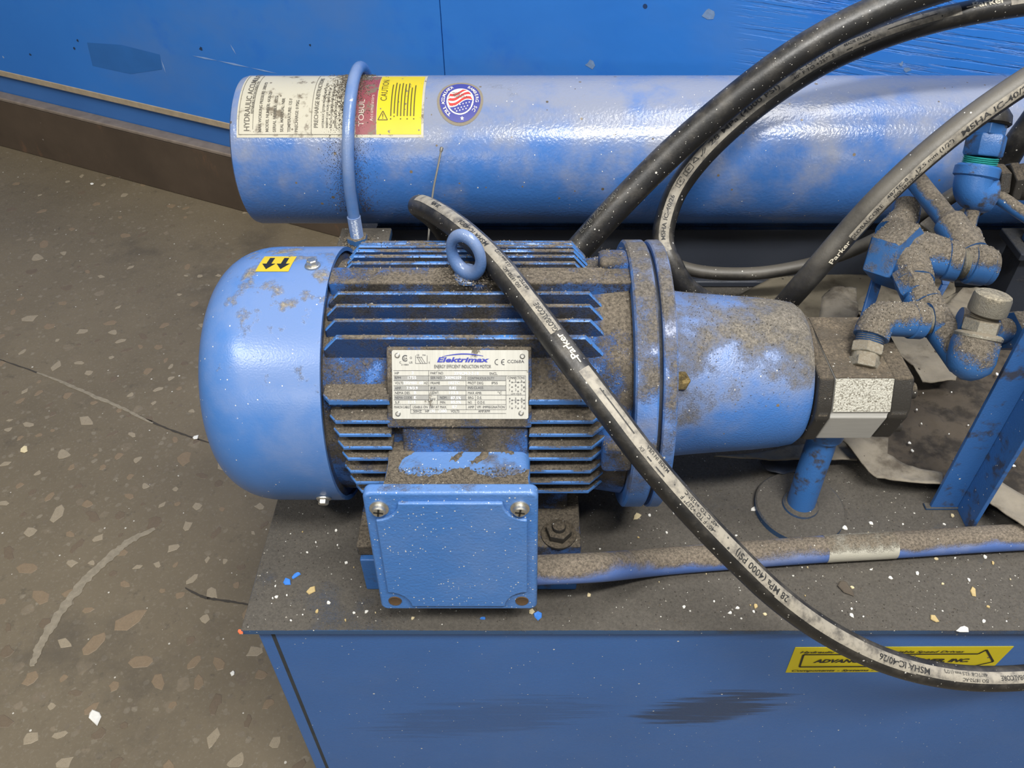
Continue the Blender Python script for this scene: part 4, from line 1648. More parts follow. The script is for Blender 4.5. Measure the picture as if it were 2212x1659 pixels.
# ================================================================== HOSES
class Hose:
    def __init__(s, name, label, ctrl, r, mat, ref=V((0, -0.68, 0.73)), per=10):
        s.pts = smooth(spline(ctrl, per), 3)
        s.r = r
        s.ref = ref
        s.fr = frames(s.pts, ref)
        s.len = [0.0]
        for i in range(1, len(s.pts)):
            s.len.append(s.len[-1] + (s.pts[i] - s.pts[i - 1]).length)
        b_ = MB()
        b_.tube(s.pts, r, 24, ref=ref)
        mid = s.pts[len(s.pts) // 2]
        s.o = tag(obj(name, b_, mat, angle=60), label, 'hose', 'black hydraulic hoses')

    def at(s, L):
        L = max(0.0, min(s.len[-1] - 1e-6, L))
        lo = 0
        hi = len(s.len) - 1
        while hi - lo > 1:
            m_ = (lo + hi) // 2
            if s.len[m_] <= L:
                lo = m_
            else:
                hi = m_
        f = (L - s.len[lo]) / (s.len[hi] - s.len[lo])
        a, b_ = s.fr[lo], s.fr[hi]
        return [a[k].lerp(b_[k], f) for k in range(4)]

    def s_at(s, px, py):
        best = None
        for i, p in enumerate(s.pts):
            d = p - CAM
            dd = d.dot(fw)
            x = CX + F * d.dot(rt) / dd
            y = CY - F * d.dot(upv) / dd
            e = (x - px) ** 2 + (y - py) ** 2
            if best is None or e < best[0]:
                best = (e, s.len[i])
        return best[1]

    def mapper(s, s0, phi0, sign, off):
        """u runs along the hose from s0 (sign +-1), v round it from phi0"""
        def m(u, v):
            p, t_, uu, bb_ = s.at(s0 + sign * u)
            ph = phi0 - sign * v / s.r
            return p + (uu * cos(ph) + bb_ * sin(ph)) * (s.r + off)
        return m

    def stripe(s, s0, s1, ph0, ph1, off=0.00025, name='layline', mat=None):
        g_ = MB()
        n_ = max(2, int(abs(s1 - s0) / 0.006))
        vs_, fs_ = [], []
        for i in range(n_ + 1):
            p, t_, uu, bb_ = s.at(s0 + (s1 - s0) * i / n_)
            for k in range(7):
                ph = ph0 + (ph1 - ph0) * k / 6
                vs_.append(p + (uu * cos(ph) + bb_ * sin(ph)) * (s.r + off))
        for i in range(n_):
            for k in range(6):
                fs_.append((i * 7 + k, i * 7 + k + 1, i * 7 + k + 8, i * 7 + k + 7))
        g_.add(vs_, fs_)
        return obj(name, g_, mat or M['layline'], s.o)


def hose_text(h, items, phi, sign, mat, off=0.0006, name='hose_print'):
    """items: (text, px, py, vshift, height, width in px-free metres or None)"""
    for s, px, py, dv, hh, fit, bold in items:
        g_ = MB()
        put_text(g_, h.mapper(h.s_at(px, py), phi, sign, off), s, 0, dv, hh, bold, fitw=fit)
        obj(name, g_, mat, h.o)


# hose lying across the motor
c1_ = [D(1030, 640, .90), D(985, 545, .885), D(945, 482, .845), D(912, 452, .80), D(905, 445, .765), D(925, 450, .735), D(968, 476, .698), D(1015, 513, .666), D(1075, 572, .640), D(1150, 668, .616), D(1230, 775, .598), D(1310, 880, .590), D(1390, 985, .588), D(1480, 1090, .592), D(1580, 1195, .602), D(1680, 1290, .618), D(1790, 1368, .640), D(1920, 1430, .662), D(2060, 1462, .675), D(2212, 1464, .68), D(2400, 1440, .69), V((0.60, -0.045, 0.0)), V((0.72, -0.06, 0.02)), V((0.86, -0.04, -0.02)), V((0.98, 0.05, -0.12)), V((1.05, 0.2, -0.3)), V((1.06, 0.3, -0.405))]
h1 = Hose('hydraulic_hose', 'black printed hydraulic hose lying diagonally across the motor, through to lower right', c1_, 0.0102, M['rubber'])
LL = h1.s_at
pc = -0.30
h1.stripe(LL(915, 447), LL(1234, 712), pc - 0.50, pc + 0.42)
h1.stripe(LL(1282, 786), LL(1660, 1270), pc - 0.50, pc + 0.42)
h1.stripe(LL(1660, 1270), LL(1960, 1447), pc - 0.50, pc + 0.50)
h1.stripe(LL(1960, 1447), LL(2400, 1440), pc - 0.50, pc + 0.42)
hose_text(h1, [('GLOBALCORE', 1229, 705, -0.0022, 0.0040, 0.0275, 0.015), ('487TC-8', 1153, 628, -0.0038, 0.0026, 0.0150, 0.015), ('ISO 18752-AC', 1161, 618, 0.0005, 0.0026, 0.0220, 0.015), ('12,5 mm (1/2")', 1115, 584, -0.0038, 0.0026, 0.0205, 0.015),
               ('MSHA IC-40/26', 1062, 540, -0.002, 0.004, 0.043, 0.015), ('28 MPa', 958, 466, -0.002, 0.004, 0.016, 0.015),
               ('MADE IN USA', 1450, 1000, -0.0040, 0.0030, 0.0235, 0.015), ('-40\u00b0 C TO +125\u00b0 C', 1540, 1128, -0.0040, 0.0030, 0.036, 0.015), ('-40\u00b0 F TO +257\u00b0 F', 1548, 1120, 0.0004, 0.0030, 0.036, 0.015), ('EX', 1424, 938, 0.0008, 0.0024, 0.004, 0.0),
               ('28 MPa (4000 PSI)', 1685, 1288, -0.002, 0.0048, 0.060, 0.015), ('MSHA IC-40/26', 1984, 1446, -0.002, 0.0048, 0.053, 0.02), ('487TC-8  12,5 mm (1/2")', 2114, 1468, -0.0036, 0.0026, 0.040, 0.0), ('ISO 18752-AC', 2116, 1464, 0.0008, 0.0026, 0.023, 0.01), ('GLOBALCORE', 2208, 1464, -0.002, 0.0038, 0.0265, 0.01)],
          pc, -1, M['ltext'])
hose_text(h1, [('Parker', 1277, 762, -0.0026, 0.0054, 0.0215, 0.03)], pc, -1, M['wtext'], name='hose_logo')
for (xa, ya, xb, yb, v) in ((1323, 822, 1393, 910, 0.0005), (1425, 952, 1439, 969, -0.0022), (1443, 975, 1456, 992, -0.0022)):
    gl = MB()
    s0_ = LL(xa, ya)
    ln = LL(xb, yb) - s0_
    put_rect(gl, h1.mapper(s0_, pc, 1, 0.0006), 0, v - 0.0004, ln, v + 0.0004, 8, 1)
    obj('print_dash', gl, M['ltext'], h1.o)
gl = MB()
put_rect(gl, h1.mapper(LL(1278, 762), pc, -1, 0.0006), -0.0045, -0.0014, 0.0012, -0.0004, 2, 1)
obj('logo_dash', gl, M['wtext'], h1.o)

# thick hose rising behind the motor to the upper right
c2_ = [D(1170, 640, .86), D(1215, 580, .85), D(1265, 522, .84), D(1340, 440, .825), D(1450, 330, .81), D(1560, 235, .792), D(1680, 142, .775), D(1800, 68, .765), D(1920, 12, .757), D(2040, -30, .755), D(2200, -80, .757), V((0.56, 0.40, 0.50)), V((0.68, 0.42, 0.47)), V((0.80, 0.40, 0.38)), V((0.90, 0.36, 0.22)), V((0.96, 0.32, 0.0)), V((0.98, 0.3, -0.25)), V((0.98, 0.3, -0.402))]
h2 = Hose('hydraulic_hose', 'thick black paint-spotted hose arching from behind the motor to the top', c2_, 0.0140, M['rubber'])
g = MB()
for i, (px, py) in enumerate(((1290, 530), (1304, 515), (1318, 500), (1332, 486), (1346, 470), (1360, 455))):
    put_text(g, h2.mapper(h2.s_at(px, py), -0.72, 1, 0.0005), 'EC487Z04260'[2 * i:2 * i + 2], 0, -0.003, 0.006, 0.0)
obj('faded_print', g, flat('faded_print', (0.10, 0.095, 0.08), 0.7), h2.o)

# printed hose making a loop just in front of it
c3_ = [D(1610, 690, .905), D(1540, 660, .885), D(1482, 622, .87), D(1448, 565, .86), D(1432, 520, .86), D(1442, 460, .855), D(1470, 398, .85), D(1535, 318, .83), D(1640, 226, .825), D(1770, 140, .82), D(1900, 82, .81), D(2030, 42, .80), D(2150, 18, .795), D(2260, 2, .79), D(2400, -15, .785), V((0.64, 0.36, 0.44)), V((0.74, 0.34, 0.38)), V((0.83, 0.30, 0.26)), V((0.89, 0.26, 0.08)), V((0.92, 0.22, -0.15)), V((0.92, 0.2, -0.404))]
h3 = Hose('hydraulic_hose', 'looping black hose with cream print stripe in front of the cylinder', c3_, 0.0115, M['rubber'])
p3 = -0.05
p3 = -0.12
h3.stripe(h3.s_at(1436, 548), h3.s_at(2062, 33), p3 - 0.42, p3 + 0.50)
h3.stripe(h3.s_at(2172, 14), h3.s_at(2400, -15), p3 - 0.42, p3 + 0.50)
hose_text(h3, [('MSHA IC-40/26', 1433, 518, -0.0018, 0.0042, 0.046, 0.02), ('28 MPa (4000 PSI)', 1537, 316, -0.0018, 0.0045, 0.085, 0.02), ('-40\u00b0 C TO +125\u00b0 C', 1705, 182, 0.0008, 0.0030, 0.048, 0.01), ('-40\u00b0 F TO +257\u00b0 F', 1705, 182, -0.0036, 0.0030, 0.048, 0.01), ('MADE IN USA', 1820, 117, 0.0004, 0.0028, 0.026, 0.01), ('EX', 1872, 92, -0.0036, 0.0024, 0.005, 0.0),
               ('GLOBALCORE', 2180, 13, -0.002, 0.0038, 0.028, 0.01)], p3, 1, M['ltext'])
hose_text(h3, [('Parker', 2092, 27, -0.0022, 0.0062, 0.030, 0.03)], p3, 1, M['wtext'], name='hose_logo')
g = MB()
put_rect(g, h3.mapper(h3.s_at(2085, 28), p3, 1, 0.0006), -0.006, -0.0008, 0.006, 0.0002, 2, 1)
obj('logo_dash', g, M['wtext'], h3.o)
for (xa, ya, xb, yb, v) in ((1912, 77, 2015, 46, 0.0), (1822, 115, 1841, 106, -0.0034), (1846, 104, 1868, 95, -0.0030)):
    s0_ = h3.s_at(xa, ya)
    g = MB()
    put_rect(g, h3.mapper(s0_, p3, 1, 0.0006), 0, v - 0.0004, h3.s_at(xb, yb) - s0_, v + 0.0004, 6, 1)
    obj('print_dash', g, M['ltext'], h3.o)
# pictogram boxes
for px, py in ((1467, 402), (1482, 375)):
    g = MB()
    m_ = h3.mapper(h3.s_at(px, py), p3, 1, 0.0006)
    for (u0, v0, u1, v1) in ((0.004, -0.0028, 0.0115, 0.0028), (0.0, -0.0022, 0.0032, 0.0022)):
        for a, b_ in (((u0, v0), (u1, v0)), ((u1, v0), (u1, v1)), ((u1, v1), (u0, v1)), ((u0, v1), (u0, v0))):
            put_line(g, m_, a, b_, 0.0006)
    put_text(g, m_, '40', 0.0055, -0.001, 0.0022, 0)
    obj('pictogram', g, M['ltext'], h3.o)
g = MB()
m_ = h3.mapper(h3.s_at(1500, 352), p3, 1, 0.0006)
for a, b_ in (((0, 0.0), (0.004, 0.0028)), ((0.004, 0.0028), (0.006, -0.0016)), ((0.006, -0.0016), (0, 0)), ((0.010, -0.002), (0.014, 0.002)), ((0.012, -0.002), (0.016, 0.001))):
    put_line(g, m_, a, b_, 0.0007)
obj('pictogram', g, M['ltext'], h3.o)

# dusty hose at right
c4_ = [D(1620, 745, .87), D(1662, 695, .835), D(1700, 652, .80), D(1765, 578, .755), D(1830, 503, .735), D(1900, 428, .715), D(1985, 348, .70), D(2080, 270, .69), D(2160, 212, .685), D(2240, 160, .68), D(2330, 105, .68), V((0.50, 0.24, 0.44)), V((0.58, 0.22, 0.47)), V((0.68, 0.19, 0.43)), V((0.78, 0.16, 0.30)), V((0.85, 0.13, 0.10)), V((0.88, 0.10, -0.15)), V((0.88, 0.10, -0.404))]
h4 = Hose('hydraulic_hose', 'straight dusty grey-black hose slanting up at right over the fittings', c4_, 0.0108, M['rubber_dusty'])
p4 = 0.50
h4.stripe(h4.s_at(1828, 506), h4.s_at(2330, 105), p4 - 0.38, p4 + 0.42)
hose_text(h4, [('GLOBALCORE', 1830, 503, -0.0012, 0.0036, 0.037, 0.01), ('487TC-8', 1910, 420, 0.0006, 0.0028, 0.021, 0.01), ('ISO 18752-AC', 1918, 414, -0.0034, 0.0028, 0.028, 0.01), ('12,5 mm (1/2")', 1966, 366, -0.0004, 0.0030, 0.036, 0.01), ('MSHA IC-40/26', 2060, 287, -0.002, 0.0046, 0.066, 0.02)], p4, 1, M['ltext'])
hose_text(h4, [('Parker', 1786, 553, -0.0018, 0.0046, 0.024, 0.02)], p4, 1, M['wtext'], name='hose_logo')

# hose running behind along the beam
c5_ = [D(1440, 560, .98), D(1475, 578, .985), D(1540, 590, .985), D(1640, 590, .98), D(1740, 573, .975), D(1830, 545, .95), D(1920, 503, .915), D(2000, 458, .888), D(2070, 415, .868), D(2130, 380, .85)]
Hose('hydraulic_hose', 'thin brown-black hose running low along the beam behind the fittings', c5_, 0.0078, M['rubber_dusty'])
c6_ = [D(1925, 576, .905), D(1970, 541, .90), D(2040, 494, .885), D(2102, 456, .87), D(2152, 420, .86)]
Hose('hydraulic_hose', 'short dark hose ending in a dull ferrule beneath the dusty slanting tube', c6_, 0.0085, M['rubber_dusty'])
c7_ = [D(2262, 215, .80), D(2230, 262, .815), D(2195, 310, .83), D(2170, 352, .845), D(2150, 395, .86), D(2140, 430, .87)]
Hose('hydraulic_hose', 'black hose running down at the right edge behind the blue elbow', c7_, 0.0125, M['rubber'])

# ================================================================== FITTINGS
def hexnut(mb, p0, p1, r, rot=0.0, n=6):
    p0, p1 = V(p0), V(p1)
    L = (p1 - p0).length
    mb.lathe(p0, p1 - p0, [(0, r * .93), (L * .1, r), (L * .9, r), (L, r * .93)], n, rot)


def threads(mb, p0, p1, r, pitch=0.0016, n=20):
    p0, p1 = V(p0), V(p1)
    L = (p1 - p0).length
    k = max(2, int(L / pitch))
    pr = []
    for i in range(k):
        pr += [(L * i / k, r * .90), (L * (i + .5) / k, r)]
    pr.append((L, r * .90))
    mb.lathe(p0, p1 - p0, pr, n)


def ball(mb, c, r, n=20):
    mb.lathe(V(c) - V((0, 0, r)), (0, 0, 1), [(r - r * cos(pi * k / 10), max(0.0004, r * sin(pi * k / 10))) for k in range(11)], n)


# adaptor + elbow above the pump
dE = 0.705
pA = D(1868, 792, .690)
pB = D(1880, 742, .690)
pC = D(1890, 700, .690)
el = thing('pipe_elbow', 'blue forged elbow fitting standing on the silver pump adaptor', 'fitting', pA)
b = MB()
hexnut(b, D(1864, 798, .688), D(1868, 776, .690), 0.0135)
hexnut(b, D(1870, 768, .690), D(1875, 745, .692), 0.0140, .4)
b.cyl(D(1866, 785, .689), D(1875, 745, .692), 0.0115)
obj('adaptor', b, M['steel_dusty'], el, 0.0006, label='silver hex adaptor with blue traces')
b = MB()
threads(b, D(1875, 748, .692), D(1882, 722, .692), 0.0118)
obj('thread', b, M['fit'], el)
b = MB()
e0, e1, e2 = D(1881, 728, .692), D(1897, 688, .694), D(1978, 692, .700)
b.tube(smooth(spline([e0, e0.lerp(e1, .6), e1.lerp(e2, .12), e1.lerp(e2, .35), e2], 6), 2), 0.0146, 20)
b.lathe(e2 - (e2 - e1).normalized() * 0.006, e2 - e1, [(0, 0.0150), (0.001, 0.0160), (0.010, 0.0160), (0.011, 0.0150)], 24)
obj('body', b, M['fit'], el)
b = MB()
threads(b, D(1982, 692, .70), D(2004, 692, .702), 0.0122)
obj('thread', b, M['steel_dusty'], el)

# tee with the test port
te = thing('pipe_tee', 'blue tee fitting angling down to a capped silver test port', 'fitting', D(2060, 790, .70))
b = MB()
t0, t1, t2 = D(1975, 610, .735), D(2018, 688, .712), D(2085, 782, .680)
b.tube(smooth(spline([t0, t0.lerp(t1, .5), t1, t1.lerp(t2, .5), t2], 5), 1), 0.0138, 20)
b.tube([D(2000, 692, .704), t1], 0.0135, 18)
b.lathe(D(2003, 692, .704), (1, 0, 0), [(0, 0.0150), (0.008, 0.0150)], 24)
obj('body', b, M['fit'], te)
b = MB()
q0, q1 = D(2092, 798, .672), D(2112, 722, .668)
b.lathe(q0, q1 - q0, [(-0.009, 0.004), (-0.006, 0.010), (0.0, 0.0165), (0.008, 0.0185), (0.022, 0.0185), (0.029, 0.0165)], 28)
obj('port_boss', b, M['fit'], te)
b = MB()
b.lathe(D(2112, 732, .668), q1 - q0, [(0, 0.0180), (0.003, 0.0185), (0.005, 0.0160)], 24)
hexnut(b, D(2115, 718, .667), D(2124, 690, .664), 0.0148, .2)
obj('adaptor', b, M['steel_dusty'], te, 0.0006, label='silver hex adaptor with blue traces')
b = MB()
threads(b, D(2123, 694, .664), D(2134, 664, .660), 0.0115)
obj('thread', b, M['steel_dusty'], te)
b = MB()
c0_, c1x = D(2131, 676, .660), D(2148, 634, .652)
L = (c1x - c0_).length
b.lathe(c0_, c1x - c0_, [(0, 0.0135), (0.001, 0.0148), (0.003, 0.0150), (L - 0.003, 0.0145), (L - 0.001, 0.0138), (L, 0.012)], 32)
obj('cap', b, M['cap'], te, label='round dull cap covered in pale dust')
b = MB()
hexnut(b, D(1962, 588, .742), D(1985, 636, .728), 0.0165)
b.lathe(D(1985, 640, .726), D(2018, 688, .712) - D(1985, 640, .726), [(0, 0.0150), (0.004, 0.0158), (0.010, 0.0150)], 20)
obj('union_nut', b, M['fit'], te, 0.0008)
b = MB()
threads(b, D(2140, 708, .686), D(2172, 714, .702), 0.0110)
hexnut(b, D(2172, 714, .702), D(2250, 718, .712), 0.0185, .3)
b.tube([D(2070, 690, .69), D(2140, 708, .686)], 0.011, 16)
obj('side_port', b, M['fit'], te, 0.0006)

# hexagonal valve block behind the tee
vb = thing('valve_block', 'dust-topped blue hexagonal valve block above the tee fitting', 'valve', D(1960, 600, .76))
b = MB()
hx = [(1895, 515), (1918, 492), (1972, 478), (2030, 520), (2055, 545), (1990, 545), (1940, 560)]
# body: chunky hex prism lying left to right
v0, v1 = D(1905, 540, .775), D(1975, 562, .752)
b.lathe(v0, v1 - v0, [(0, 0.0290), (0.002, 0.0320), (0.026, 0.0320), (0.029, 0.0300)], 6, 0.25)
obj('hex_body', b, M['fit'], vb, 0.001)
b = MB()
b.tube(smooth(spline([D(1960, 556, .758), D(2010, 556, .752), D(2068, 566, .748)], 5), 1), 0.0165, 20)
b.lathe(D(2040, 562, .75), D(2068, 566, .748) - D(2040, 562, .75), [(0, 0.0165), (0.001, 0.0182), (0.011, 0.0182), (0.012, 0.017)], 24)
obj('body', b, M['fit'], vb)
b = MB()
k0, k1 = D(1942, 545, .768), D(2048, 560, .752)
b.lathe(k0, k1 - k0, [(0, 0.0215), (0.002, 0.0235), (0.026, 0.0215), (0.040, 0.0185)], 8, 0.4)
obj('forged_block', b, M['fit'], vb, 0.0015)
b = MB()
b.tube([D(1966, 560, .752), D(1976, 612, .735)], 0.0165, 20)
obj('outlet', b, M['fit'], vb)
b = MB()
b.tube([D(1925, 508, .80), D(1955, 470, .815), D(1960, 440, .82)], [0.016, 0.014, 0.013], 18)
obj('inlet', b, M['fit'], vb)
b = MB()
threads(b, D(2068, 566, .748), D(2088, 568, .748), 0.0148)
obj('thread', b, M['steel_dusty'], vb)
b = MB()
b.tube(smooth(spline([D(2140, 578, .748), D(2102, 570, .748), D(2088, 545, .755), D(2078, 512, .765)], 6), 2), [0.0165] * 19, 20)
b.lathe(D(2092, 568, .748), D(2140, 578, .748) - D(2092, 568, .748), [(0, 0.0175), (0.002, 0.019), (0.016, 0.018), (0.021, 0.012)], 20)
obj('elbow', b, M['fit'], vb)
b = MB()
b.tube(smooth(spline([D(2098, 548, .748), D(2050, 480, .770), D(2010, 430, .785), D(1975, 385, .80)], 6), 1), [0.0145] * 7 + [0.0100] * 6 + [0.0098] * 6, 18)
sl = obj('steel_tube', b, M['fit'])
tag(sl, 'straight dust-coated steel tube slanting up from the valve block elbow', 'tube')

# stays under the valve block
b = MB()
b.prism([D(1893, 575, .80), D(1918, 575, .80), D(1868, 730, .80), D(1848, 730, .80)], (0, 0.004, 0))
o = obj('flat_stay', b, M['bracket'], None, 0.0008)
tag(o, 'narrow blue flat stay slanting down left of the valve block', 'stay')
b = MB()
b.prism([D(2032, 590, .82), D(2060, 590, .82), D(2050, 616, .82), D(2036, 616, .82)], (0, 0.004, 0))
b.prism([D(2036, 616, .82), D(2050, 616, .82), D(2000, 700, .82), D(1990, 700, .82)], (0, 0.004, 0))
o = obj('flat_stay', b, M['bracket'], None, 0.0008)
tag(o, 'short blue flat stay under the right side of the valve block', 'stay')

# blue swivel elbow at the upper right
se = thing('swivel_elbow', 'bright blue swivel elbow with teal sealant at the upper right', 'fitting', D(2095, 430, .80))
b = MB()
hexnut(b, D(2122, 338, .785), D(2133, 290, .780), 0.0185)
hexnut(b, D(2131, 296, .78), D(2138, 268, .778), 0.0165, .4)
obj('swivel_nut', b, M['post'], se, 0.001)
b = MB()
b.lathe(D(2138, 272, .778), D(2145, 240, .776) - D(2138, 272, .778), [(0, 0.0165), (0.002, 0.0185), (0.010, 0.0175), (0.016, 0.013)], 24)
obj('hose_socket', b, M['rubber'], se, label='black hose socket')
b = MB()
threads(b, D(2113, 362, .79), D(2120, 338, .786), 0.0160)
obj('sealant', b, M['teal'], se, label='teal thread sealant')
b = MB()
s0_, s1_, s2_ = D(2112, 362, .79), D(2098, 412, .795), D(2170, 430, .80)
b.lathe(D(2114, 358, .79), s1_ - s0_, [(0, 0.019), (0.002, 0.0205), (0.010, 0.0205), (0.012, 0.018)], 28)
b.tube(smooth(spline([s0_, s0_.lerp(s1_, .6), s1_.lerp(s2_, .1), s1_.lerp(s2_, .5)], 6), 2), 0.0178, 22)
obj('body', b, M['post'], se)
b = MB()
hexnut(b, D(2142, 396, .80), D(2165, 396, .80), 0.0185)
hexnut(b, D(2170, 396, .80), D(2190, 394, .80), 0.0205, .4)
b.lathe(D(2188, 394, .80), D(2260, 390, .80) - D(2188, 394, .80), [(0, 0.017), (0.03, 0.019), (0.05, 0.018)], 20)
obj('hose_end', b, M['pumpdark'], se, 0.0008, label='black dusty hose end with hex nuts')
b = MB()
tp = [D(2082, 540, .80), D(2090, 500, .80), D(2102, 455, .80), D(2128, 425, .80), D(2160, 428, .79), D(2200, 455, .78), D(2260, 492, .77)]
b.tube(smooth(spline(tp, 8), 3), 0.0068, 16)
o = obj('steel_tube', b, M['fit'])
tag(o, 'thin blue steel tube bent like a hook at the right edge', 'tube')
# dull ferrule of the short hose
b = MB()
hexnut(b, D(2000, 505, .882), D(2022, 488, .880), 0.0140)
b.lathe(D(2018, 492, .88), D(2060, 462, .872) - D(2018, 492, .88), [(0, 0.0105), (0.018, 0.0105), (0.02, 0.009)], 20)
b.lathe(D(2034, 520, .872), D(2056, 503, .868) - D(2034, 520, .872), [(0, 0.006), (0.012, 0.006)], 6)
o = obj('hose_ferrule', b, M['steel_dusty'], None, 0.0006)
tag(o, 'dull brass-grey hose ferrule behind the valve block', 'fitting')

# ================================================================== RAGS AND SHEETS
def sheet(name, label, outline, z0, amp, mat, seed, edge=0.0, th=0.0015, grid=34, cat='rag', lift=None, sc=1.0):
    """crumpled sheet whose outline (photo points at height z0) lies on the tank"""
    rg = random.Random(seed)
    pts_ = [P(a, b_, z=z0) for a, b_ in outline]
    x0, x1 = min(p.x for p in pts_), max(p.x for p in pts_)
    y0, y1 = min(p.y for p in pts_), max(p.y for p in pts_)
    waves = [(rg.uniform(25, 120) * sc, rg.uniform(0, 6.28), rg.uniform(0, 6.28), rg.uniform(.3, 1)) for _ in range(9)]

    def inside(x, y):
        c_ = False
        j = len(pts_) - 1
        for i in range(len(pts_)):
            if (pts_[i].y > y) != (pts_[j].y > y) and x < (pts_[j].x - pts_[i].x) * (y - pts_[i].y) / (pts_[j].y - pts_[i].y) + pts_[i].x:
                c_ = not c_
            j = i
        return c_

    def hgt(x, y):
        s_ = 0
        for f, am in ((16, 1.0), (38, 0.6), (85, 0.3)):
            f *= sc
            s_ += am * (1 - 2.6 * abs(mnoise.noise((x * f + seed * 3.1, y * f, seed * 1.7))))
        d_ = min(segd(x, y, pts_[i], pts_[(i + 1) % len(pts_)]) for i in range(len(pts_)))
        e = math.exp(-d_ / 0.012) * edge
        return z0 + max(-z0 + 0.0012, amp * s_ * 0.32 + e + (lift(x, y) if lift else 0))

    bm = bmesh.new()
    vs_ = [bm.verts.new((p.x, p.y, 0)) for p in pts_]
    f_ = bm.faces.new(vs_)
    bmesh.ops.triangulate(bm, faces=[f_])
    for _ in range(8):
        es = [e for e in bm.edges if e.calc_length() > 0.0065]
        if not es:
            break
        bmesh.ops.subdivide_edges(bm, edges=es, cuts=1)
        bmesh.ops.triangulate(bm, faces=[f for f in bm.faces if len(f.verts) > 3])
    for v in bm.verts:
        v.co.z = hgt(v.co.x, v.co.y)
    bmesh.ops.recalc_face_normals(bm, faces=bm.faces)
    me = bpy.data.meshes.new(name)
    bm.to_mesh(me)
    bm.free()
    me.materials.append(mat)
    me.shade_smooth()
    o_ = bpy.data.objects.new(name, me)
    COL.objects.link(o_)
    so = o_.modifiers.new('solid', 'SOLIDIFY')
    so.thickness = th
    so.offset = 1
    tag(o_, label, cat)
    return o_


def segd(x, y, a, b_):
    dx, dy = b_.x - a.x, b_.y - a.y
    L2 = dx * dx + dy * dy or 1e-9
    t_ = max(0, min(1, ((x - a.x) * dx + (y - a.y) * dy) / L2))
    return sqrt((x - a.x - t_ * dx) ** 2 + (y - a.y - t_ * dy) ** 2)


sheet('absorbent_pad', 'large crumpled absorbent pad with pale curled edges, soaked brown, right of the pump', [(1815, 958), (1875, 1022), (1895, 1035), (2030, 1052), (2130, 1090), (2215, 1150), (2420, 1180), (2420, 760), (2200, 700), (1950, 690), (1890, 740), (1830, 800), (1790, 880)], 0.010, 0.010, M['pad'], 3, edge=0.004, cat='pad')
rim = sheet('rag', 'pale curled rag strip along the front edge of the soaked pad', [(1812, 952), (1875, 1022), (1893, 1034), (1960, 1048), (2032, 1056), (2032, 1030), (1960, 1010), (1915, 985), (1915, 955), (1870, 945)], 0.026, 0.008, M['rag'], 5, edge=0.002, grid=30)
sheet('rag', 'grey dirty rag peeking from the right of the angle bracket foot', [(2128, 1088), (2215, 1150), (2420, 1200), (2420, 1090), (2215, 1085), (2155, 1048)], 0.026, 0.006, M['rag'], 6, edge=0.003)
sheet('rag', 'creased pale rag behind the pump below the elbow fitting', [(1905, 720), (1985, 668), (2075, 640), (2110, 660), (2080, 760), (2060, 830), (1990, 832), (1960, 790), (1930, 760)], 0.030, 0.012, M['rag'], 8, edge=0.002, sc=.8)
sheet('cardboard_sheet', 'flat tan cardboard sheet behind the coupling housing', [(1570, 655), (1670, 600), (1800, 592), (1900, 600), (1960, 640), (1900, 720), (1790, 720), (1700, 690)], 0.012, 0.004, M['card'], 9, cat='cardboard', sc=.5)
sheet('rag', 'light grey crumpled rag standing up beside the slanting flat stay', [(1768, 700), (1775, 645), (1800, 622), (1848, 625), (1852, 680), (1835, 740), (1800, 765), (1775, 745)], 0.066, 0.016, M['rag'], 12, edge=-0.004, grid=26, sc=.75)
sheet('rag', 'pale rag lying behind the capped test port at right', [(2040, 665), (2075, 632), (2120, 628), (2130, 690), (2060, 700)], 0.045, 0.012, M['rag'], 13, edge=0.0)
sheet('rag', 'wide crumpled beige rag lying under the valve block along the beam', [(1840, 660), (1905, 610), (2000, 590), (2055, 590), (2060, 640), (2000, 668), (1930, 690), (1880, 720)], 0.020, 0.012, M['rag'], 17, edge=0.002, sc=.8)
sheet('rag', 'dark oily rag scrap beside the suction pipe flange', [(1640, 1000), (1670, 985), (1730, 990), (1740, 1015), (1690, 1028), (1655, 1020)], 0.006, 0.006, M['beam'], 14, edge=0.0)
# light pad edge under the housing
sheet('rag', 'cream rag edge showing under the coupling housing', [(1540, 992), (1620, 985), (1760, 960), (1850, 960), (1850, 1000), (1760, 1000), (1690, 998)], 0.012, 0.005, M['rag'], 15, edge=0.002)

# ================================================================== DEBRIS
rd = random.Random(21)


def flake(rng, r, th=0.0009, el=1.5):
    b_ = MB()
    n_ = rng.randint(5, 7)
    ring = []
    for i in range(n_):
        a = 2 * pi * i / n_ + rng.uniform(-.3, .3)
        q = r * rng.uniform(.65, 1.15)
        ring.append((q * cos(a) * el, q * sin(a), rng.uniform(-.12, .12) * r))
    b_.add([(x, y, z) for x, y, z in ring] + [(x * .85, y * .85, z + th) for x, y, z in ring],
           [tuple(range(n_ - 1, -1, -1)), tuple(range(n_, 2 * n_))] + [(i, (i + 1) % n_, n_ + (i + 1) % n_, n_ + i) for i in range(n_)])
    return b_


def put_flake(name, px, py, z, r, mat, label, group=None, el=1.5, rot=None, cat='flake'):
    p = P(px, py, z=z)
    r *= 0.62 if cat == 'flake' else 0.75
    b_ = flake(rd, r, 0.0008, el)
    a = rd.uniform(0, 6.28) if rot is None else rot
    ca, sa = cos(a), sin(a)
    me = bpy.data.meshes.new(name)
    me.from_pydata([(v.x * ca - v.y * sa, v.x * sa + v.y * ca, v.z) for v in b_.v], [], b_.f)
    me.materials.append(M[mat])
    o_ = bpy.data.objects.new(name, me)
    o_.location = (p.x, p.y, z + 0.0004 + 0.12 * r)
    COL.objects.link(o_)
    tag(o_, label, cat, group)
    return o_


